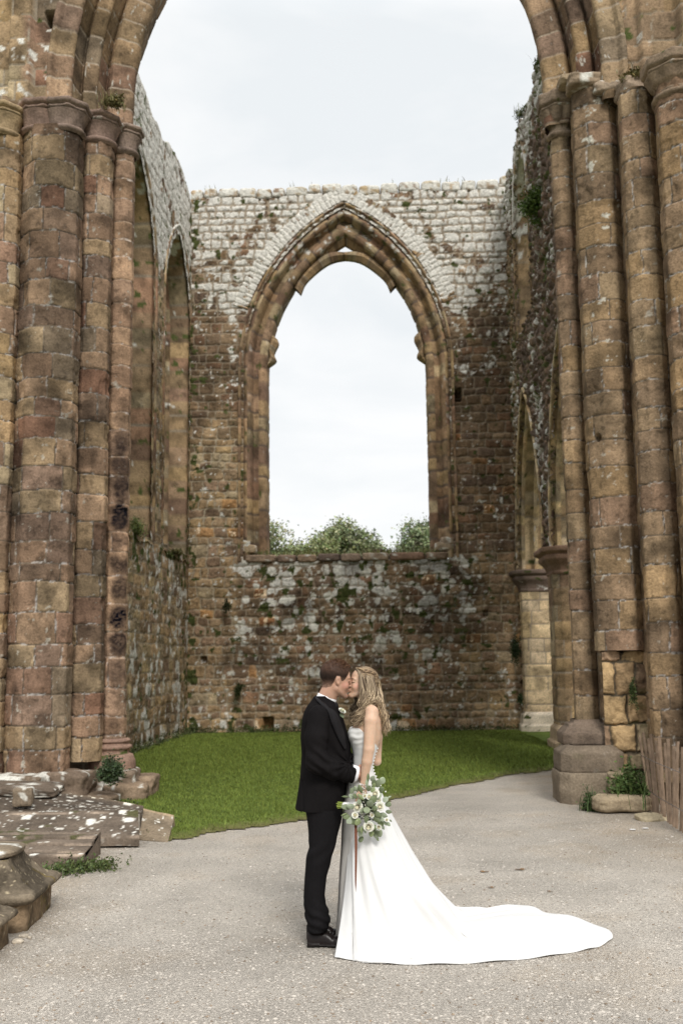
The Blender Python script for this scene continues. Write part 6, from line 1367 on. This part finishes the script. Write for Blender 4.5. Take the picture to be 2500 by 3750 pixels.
# hair -----------------------------------------------------------------------
def b_hairf(X, Y, Z):
    x, y, z = BH.loc(X, Y, Z); ay = np.abs(y)
    d = ellip(x, y, z, (-20, 0, 38), (104, 80, 90)); d = smin(d, ellip(x, y, z, (-52, 0, -30), (58, 72, 95)), 30)
    d = d+(fb3(x*.02, y*.05, z*.09, 15, 2)-.5)*7
    cut = np.interp(z, [-140, -60, -20, 20, 60, 90, 130], [22, 24, 28, 40, 52, 66, 95]); d = smax(d, (x-cut), 6)
    return d*BH.k
def b_hc(V):
    x, y, z = BH.loc(V[:, 0], V[:, 1], V[:, 2]); n_ = fb3(x*.03, y*.12, z*.18, 16, 3)[:, None]; t_ = sst(.30, .70, n_); return (np.array([.10, .065, .04])*(1-t_)+np.array([.32, .23, .14])*t_)*.9
bh = sdf_obj('hair', b_hairf, BH.o-np.array([.16, .13, .17]), BH.o+np.array([.16, .13, .16]), .005, M_hair, br, b_hc, 1)
r = np.random.default_rng(42); mb = MB()
def lock(path, wv, ph, r0, col, n_=34, twist=1.0, flat=.45):
    c_ = spline(np.array(path), n_); s_ = np.linspace(0, 1, n_); am = wv*1.5*sst(.2, .7, s_)
    c_[:, 0] += am*np.sin(ph+s_*19*twist); c_[:, 1] += am*.8*np.cos(ph+s_*19*twist); c_[:, 2] += am*.3*np.sin(ph*2+s_*11)
    rad = r0*np.minimum(1, .45+1.6*s_)*(1-s_**3)**.7+.0008
    cc = np.repeat(np.asarray(col)[None]*(.60+.55*sst(.05, .75, s_))[:, None], 7, 0); k0 = len(mb.V)
    V, Fq, T = tube_vf(c_, rad, 7, flat, False); mb.add(V, Fq, cc)
# near side curtain over the ear, front group and back group
fam = [
 # start(local mm), mid pixels..., tips, weight
 ('f', 230), ('m', 220), ('b', 230), ('far', 90)]
for g_, n_ in fam:
    for k in range(n_):
        u_ = r.uniform(0, 1); v_ = r.uniform(-1, 1); jj = lambda s_: r.normal(0, s_)
        sl = np.array([52-u_*110, r.uniform(4, 30), 112-abs(u_-.4)*20+jj(3)]); 
        if g_ == 'f':
            p0 = BH.w((66-u_*34, 6+u_*14, 108)); p1 = BH.w((50-u_*36, 66+u_*8, 66-18*u_)); p2 = Wp(1318+u_*30+jj(2), 2535+jj(4), -.055+jj(.010)); p3 = Wp(1322+u_*24+jj(4), 2580, -.080+jj(.014)); p4 = Wp(1312+u_*20+jj(5), 2618+jj(4), -.105+jj(.016)); p5 = Wp(1290+u_*28+jj(6), 2642+u_*12+jj(9), -.120+jj(.016))
            pth = [p0, p1, p2, p3, p4, p5]; wv = .012
        elif g_ == 'm':
            p0 = BH.w((20-u_*60, 10, 122-u_*6)); p1 = BH.w((0-u_*60, 78, 55)); p2 = Wp(1346+u_*34, 2535+jj(3), -.06+jj(.01)); p3 = Wp(1344+u_*40+jj(4), 2568+jj(4), -.085+jj(.015)); p4 = Wp(1336+u_*54+jj(4), 2590+jj(6), -.11+jj(.012)) if u_ < .5 else Wp(1384+jj(5), 2606+jj(8), -.05); pth = [p0, p1, p2, p3, p4]; wv = .010
            if u_ >= .5: pth += [Wp(1399+jj(4), 2650+jj(6), -.04)]
            elif r.random() < .5: pth.append(Wp(1322+u_*10+jj(4), 2632+jj(8), -.14))
        elif g_ == 'b':
            p0 = BH.w((-40-u_*55, 10*v_, 112-u_*25)); p1 = BH.w((-104-u_*12, 45*v_, 30)); p2 = Wp(1386+jj(3)+u_*4, 2540, .0+v_*.06); p3 = Wp(1390+jj(4)+u_*8, 2590, .01+v_*.07); p4 = Wp(1401+jj(5)+u_*9, 2640, .01+v_*.07); p5 = Wp(1404+u_*16+jj(4), 2672+jj(12), .0+v_*.06); pth = [p0, p1, p2, p3, p4, p5]; wv = .010
        else:
            p0 = BH.w((55-u_*40, -10, 110)); p1 = BH.w((50-u_*40, -72, 40)); p2 = Wp(1300+u_*20, 2560, .12); p3 = Wp(1292+u_*14+jj(3), 2600, .10+jj(.02)); p4 = Wp(1290+u_*14+jj(4), 2645+jj(8), .06+jj(.02)); pth = [p0, p1, p2, p3, p4]; wv = .011
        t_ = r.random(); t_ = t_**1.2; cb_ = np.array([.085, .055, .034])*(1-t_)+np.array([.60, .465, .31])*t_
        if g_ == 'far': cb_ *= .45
        lock(pth, wv*r.uniform(.6, 1.3), r.uniform(0, 6.28) if r.random() < .25 else (np.round(u_*6)/6*9+{'f': 0, 'm': 1, 'b': 2, 'far': 3}[g_]), r.uniform(.0014, .0042), cb_)
# thin flyaway strands
for k in range(46):
    u_ = r.uniform(0, 1); pth = [BH.w((-60, 0, 100)), BH.w((-110-20*u_, 30*r.uniform(-1, 1), 40)), Wp(1392+r.normal(0, 5), 2570, r.normal(0, .04)), Wp(1402+r.normal(0, 8), 2620, r.normal(0, .04)), Wp(1412+r.normal(0, 9), 2668+r.normal(0, 12), r.normal(0, .04))]
    lock(pth, .008, r.uniform(0, 6), .0009, (.52, .39, .24), 26)
mb.build('locks', M_hair, bh)
# twisted braid round the back of the head
mb = MB(); s_ = np.linspace(0, 1, 60); cl = spline(np.array([BH.w(p_) for p_ in ((14, 58, 92), (-22, 66, 92), (-62, 60, 84), (-98, 42, 62), (-118, 10, 36))]), 60)
for q in range(3):
    pa_ = s_*26+q*2.094; off = np.stack([np.cos(pa_)*.006, np.sin(pa_)*.004, np.sin(pa_*1.0)*.007], -1); add_tube(mb, cl+off, .0075*(1-.35*s_), np.array([[.17, .11, .065], [.27, .185, .11], [.12, .08, .05]][q]), 8, .8)
for q in range(4):
    pth = spline(np.array([BH.w(p_) for p_ in ((60-q*12, 26, 106), (30-q*12, 52, 98+q), (0-q*8, 62, 90))]), 20); add_tube(mb, pth, .006, np.array([.40, .28, .165])*(.7+.2*q/2), 7, .6)
mb.build('braid', M_hair, bh)
# bracelet
mb = MB(); rb_ = np.random.default_rng(4)
for q in range(70):
    t_ = rb_.uniform(0, 1); a = rb_.uniform(0, 2*np.pi); c_ = Wp(1330-t_*2, 2866+t_*24, -.175); rr = .0245+.002*t_; pc_ = c_+np.array([math.cos(a)*rr, math.sin(a)*rr, 0]); A, E = np.meshgrid(np.linspace(0, 2*np.pi, 7), np.linspace(0, np.pi, 5), indexing='ij')
    mb.add(pc_+rb_.uniform(.003, .0048)*np.stack([np.cos(A)*np.sin(E), np.sin(A)*np.sin(E), np.cos(E)], -1), gridfaces(7, 5), rb_.choice([.75, .6, .85])*np.array([1, .97, .94]))
mb.build('bracelet', M_pearl, br)
# ================================================================== BOUQUET
bq = thing('bouquet', 'bouquet of white roses and eucalyptus with trailing brown ribbon, held by the woman', 'bouquet', Wp(1350, 2965, -.27))
DB = -.265
def wb_(x, y, d=0): return Wp(x, y, DB+d)
def fx(x, y): return (1200+x/6.03, 2780+y/6.03)
roses = [(665, 1060, 118, 0, 1, 'white rose'), (1150, 1050, 95, -.01, .9, ''), (1045, 770, 98, 0, .9, ''), (905, 1490, 125, -.005, 1, ''), (1130, 925, 55, .01, .8, ''), (1125, 1510, 62, 0, .8, '')]
for k, (x, y, rad, d, op, _) in enumerate(roses):
    m_ = MB(); rose(m_, wb_(*fx(x, y), d-.045), rad/6.03*KP*.88, (-.15+.25*((x-850)/600), -1, .1-.25*((y-1000)/600)), 20+k, (.80, .79, .71), op, 6); m_.build('rose', M_petal, bq)
for k, (x, y, rad) in enumerate([(915, 835, 60), (600, 1245, 62), (815, 820, 45), (975, 1245, 48), (740, 1195, 28), (1300, 1350, 40)]):
    m_ = MB(); rose(m_, wb_(*fx(x, y), -.05), rad/6.03*KP, (.0, -1, .2), 40+k, (.78, .77, .68), 1.0, 3)
    c_ = wb_(*fx(x, y), -.062); A, E = np.meshgrid(np.linspace(0, 2*np.pi, 7), np.linspace(0, np.pi, 5), indexing='ij'); m_.add(c_+.0035*np.stack([np.cos(A)*np.sin(E), np.sin(A)*np.sin(E), np.cos(E)], -1), gridfaces(7, 5), (.45, .38, .16)); m_.build('open_flower', M_petal, bq)
EU = np.array([(.20, .24, .17), (.26, .31, .24), (.15, .19, .11), (.32, .37, .31), (.12, .15, .09), (.22, .27, .15)])
lv = [(540, 700, 90, 110), (640, 690, 150, 70), (720, 690, 170, 90), (545, 830, 120, 100), (620, 830, 110, 75), (740, 860, 150, 70), (430, 1050, 190, 110), (520, 1050, 140, 90), (420, 1270, 120, 90), (500, 1340, 150, 130), (590, 1360, 150, 120), (680, 1390, 130, 120), (860, 1110, 120, 120), (920, 1010, 150, 130), (990, 910, 180, 120), (1110, 840, 140, 80), (1010, 1080, 140, 90), (990, 700, 110, 80), (900, 670, 120, 100), (870, 560, 150, 60), (900, 440, 160, 60), (980, 450, 120, 90), (1020, 540, 120, 90), (1010, 610, 110, 70), (1100, 560, 150, 110), (1200, 490, 120, 120), (1160, 690, 130, 110), (1260, 900, 110, 100), (1320, 1000, 110, 90), (1350, 980, 60, 60), (1330, 1170, 110, 70), (1200, 1230, 170, 90), (1090, 1210, 160, 90), (1170, 1310, 120, 80), (1060, 1330, 150, 95), (1150, 1400, 140, 90), (1270, 1410, 100, 70), (1330, 1430, 90, 60), (1000, 1470, 150, 80), (1200, 1500, 110, 60), (1000, 1600, 160, 110), (960, 1640, 110, 90), (1130, 1620, 140, 110), (1060, 1680, 120, 90), (1100, 1760, 80, 60), (720, 1650, 110, 90), (725, 1760, 110, 115), (760, 1550, 130, 70), (690, 1550, 110, 50), (820, 1560, 120, 50), (1380, 1360, 60, 30), (1350, 850, 90, 30), (400, 840, 150, 40), (380, 1220, 130, 30), (700, 950, 90, 80), (780, 1140, 130, 110), (860, 1310, 150, 90)]
r = np.random.default_rng(77); cenb = np.array([870, 1070])
for k, (x, y, ln_, wd_) in enumerate(lv):
    out_ = np.array([x, y])-cenb; out_ = out_/(np.linalg.norm(out_)+1e-6); rd_ = np.linalg.norm(np.array([x, y])-cenb)/600.
    d3 = np.array([out_[0], -.15+r.normal(0, .25), -out_[1]])+r.normal(0, .18, 3); d3 /= np.linalg.norm(d3); c_ = wb_(*fx(x, y), -.084+.070*rd_**1.5+r.normal(0, .008))-d3*(ln_/6.03*KP)*.5
    m_ = MB(); disc_leaf(m_, c_, d3, (r.normal(0, .35), -1, r.normal(0, .35)+.2), ln_*1.22/6.03*KP, wd_*1.22/6.03*KP, EU[k % 6]*np.array([1.02, 1., .86])*r.uniform(.8, 1.15), .2, 1 if wd_ > .55*ln_ else 0); m_.build('leaf', M_euca, bq)
m_ = MB()                                       # small buds and dark filler behind
for k in range(170):
    g_ = k % 3; x, y = [(850+r.normal(0, 110), 1230+r.normal(0, 70)), (800+r.normal(0, 40), 960+r.normal(0, 60)), (770+r.normal(0, 30), 760+r.normal(0, 30))][0 if k < 110 else g_]
    c_ = wb_(*fx(x, y), -.045+r.normal(0, .012)); A, E = np.meshgrid(np.linspace(0, 2*np.pi, 6), np.linspace(0, np.pi, 4), indexing='ij'); m_.add(c_+r.uniform(.0015, .0034)*np.stack([np.cos(A)*np.sin(E), np.sin(A)*np.sin(E), np.cos(E)], -1), gridfaces(6, 4), (.75, .73, .64))
tag(m_.build('small_buds', M_petal, bq), kind='stuff')
m_ = MB()
for k in range(520):
    q = r.normal(0, 1, 3); q /= np.linalg.norm(q); p_ = wb_(*fx(870, 1080), .0)+q*[.060, .035, .070]*r.uniform(.3, 1); leaves(m_, p_, 3, .008, .022, (.06, .075, .04), 7000+k, 0, 2.)
tag(m_.build('foliage', M_euca, bq), kind='stuff')
hd0, hd1 = wb_(*fx(330, 1015), .02), wb_(*fx(620, 1030), .0)
m_ = MB(); add_tube(m_, spline([hd0, (hd0+hd1)/2, hd1], 10), [.0165, .018, .0185, .019, .0195, .02, .021, .022, .023, .024], (.78, .76, .73), 16); m_.build('handle_wrap', M_ribbon, bq)
for k in range(16):
    a = k*2.4; rr = .016*math.sqrt((k+.5)/16); p1 = hd0+np.array([.01, math.cos(a)*rr, math.sin(a)*rr]); p0 = hd0+np.array([-.030-.012*r.random(), math.cos(a)*rr*1.25, math.sin(a)*rr*1.35]); m_ = MB(); add_tube(m_, [p0, p1], .0026, EU[5]*[1.1, 1.1, .4]*r.uniform(.8, 1.4), 7); m_.build('stem', M_leaf, bq)
m_ = MB(); rbp = [wb_(*fx(615, 1440), -.01), Wp(1303, 3070, -.305), Wp(1303, 3150, -.345), Wp(1302, 3220, -.38), Wp(1302.5, 3268, -.40)]
cl = spline(np.array(rbp), 60); s_ = np.linspace(0, 1, 60); wdt = np.interp(s_, [0, .6, .85, 1], [.0088, .0072, .0055, .001]); tw = np.interp(s_, [0, .5, 1], [.1, .3, .9]); V = np.stack([cl-np.stack([np.cos(tw)*wdt, np.sin(tw)*wdt, 0*s_], -1), cl+np.stack([np.cos(tw)*wdt, np.sin(tw)*wdt, 0*s_], -1)], 1)
m_.add(V, gridfaces(60, 2), (.13, .042, .02)); m_.build('ribbon', M_ribbon, bq)
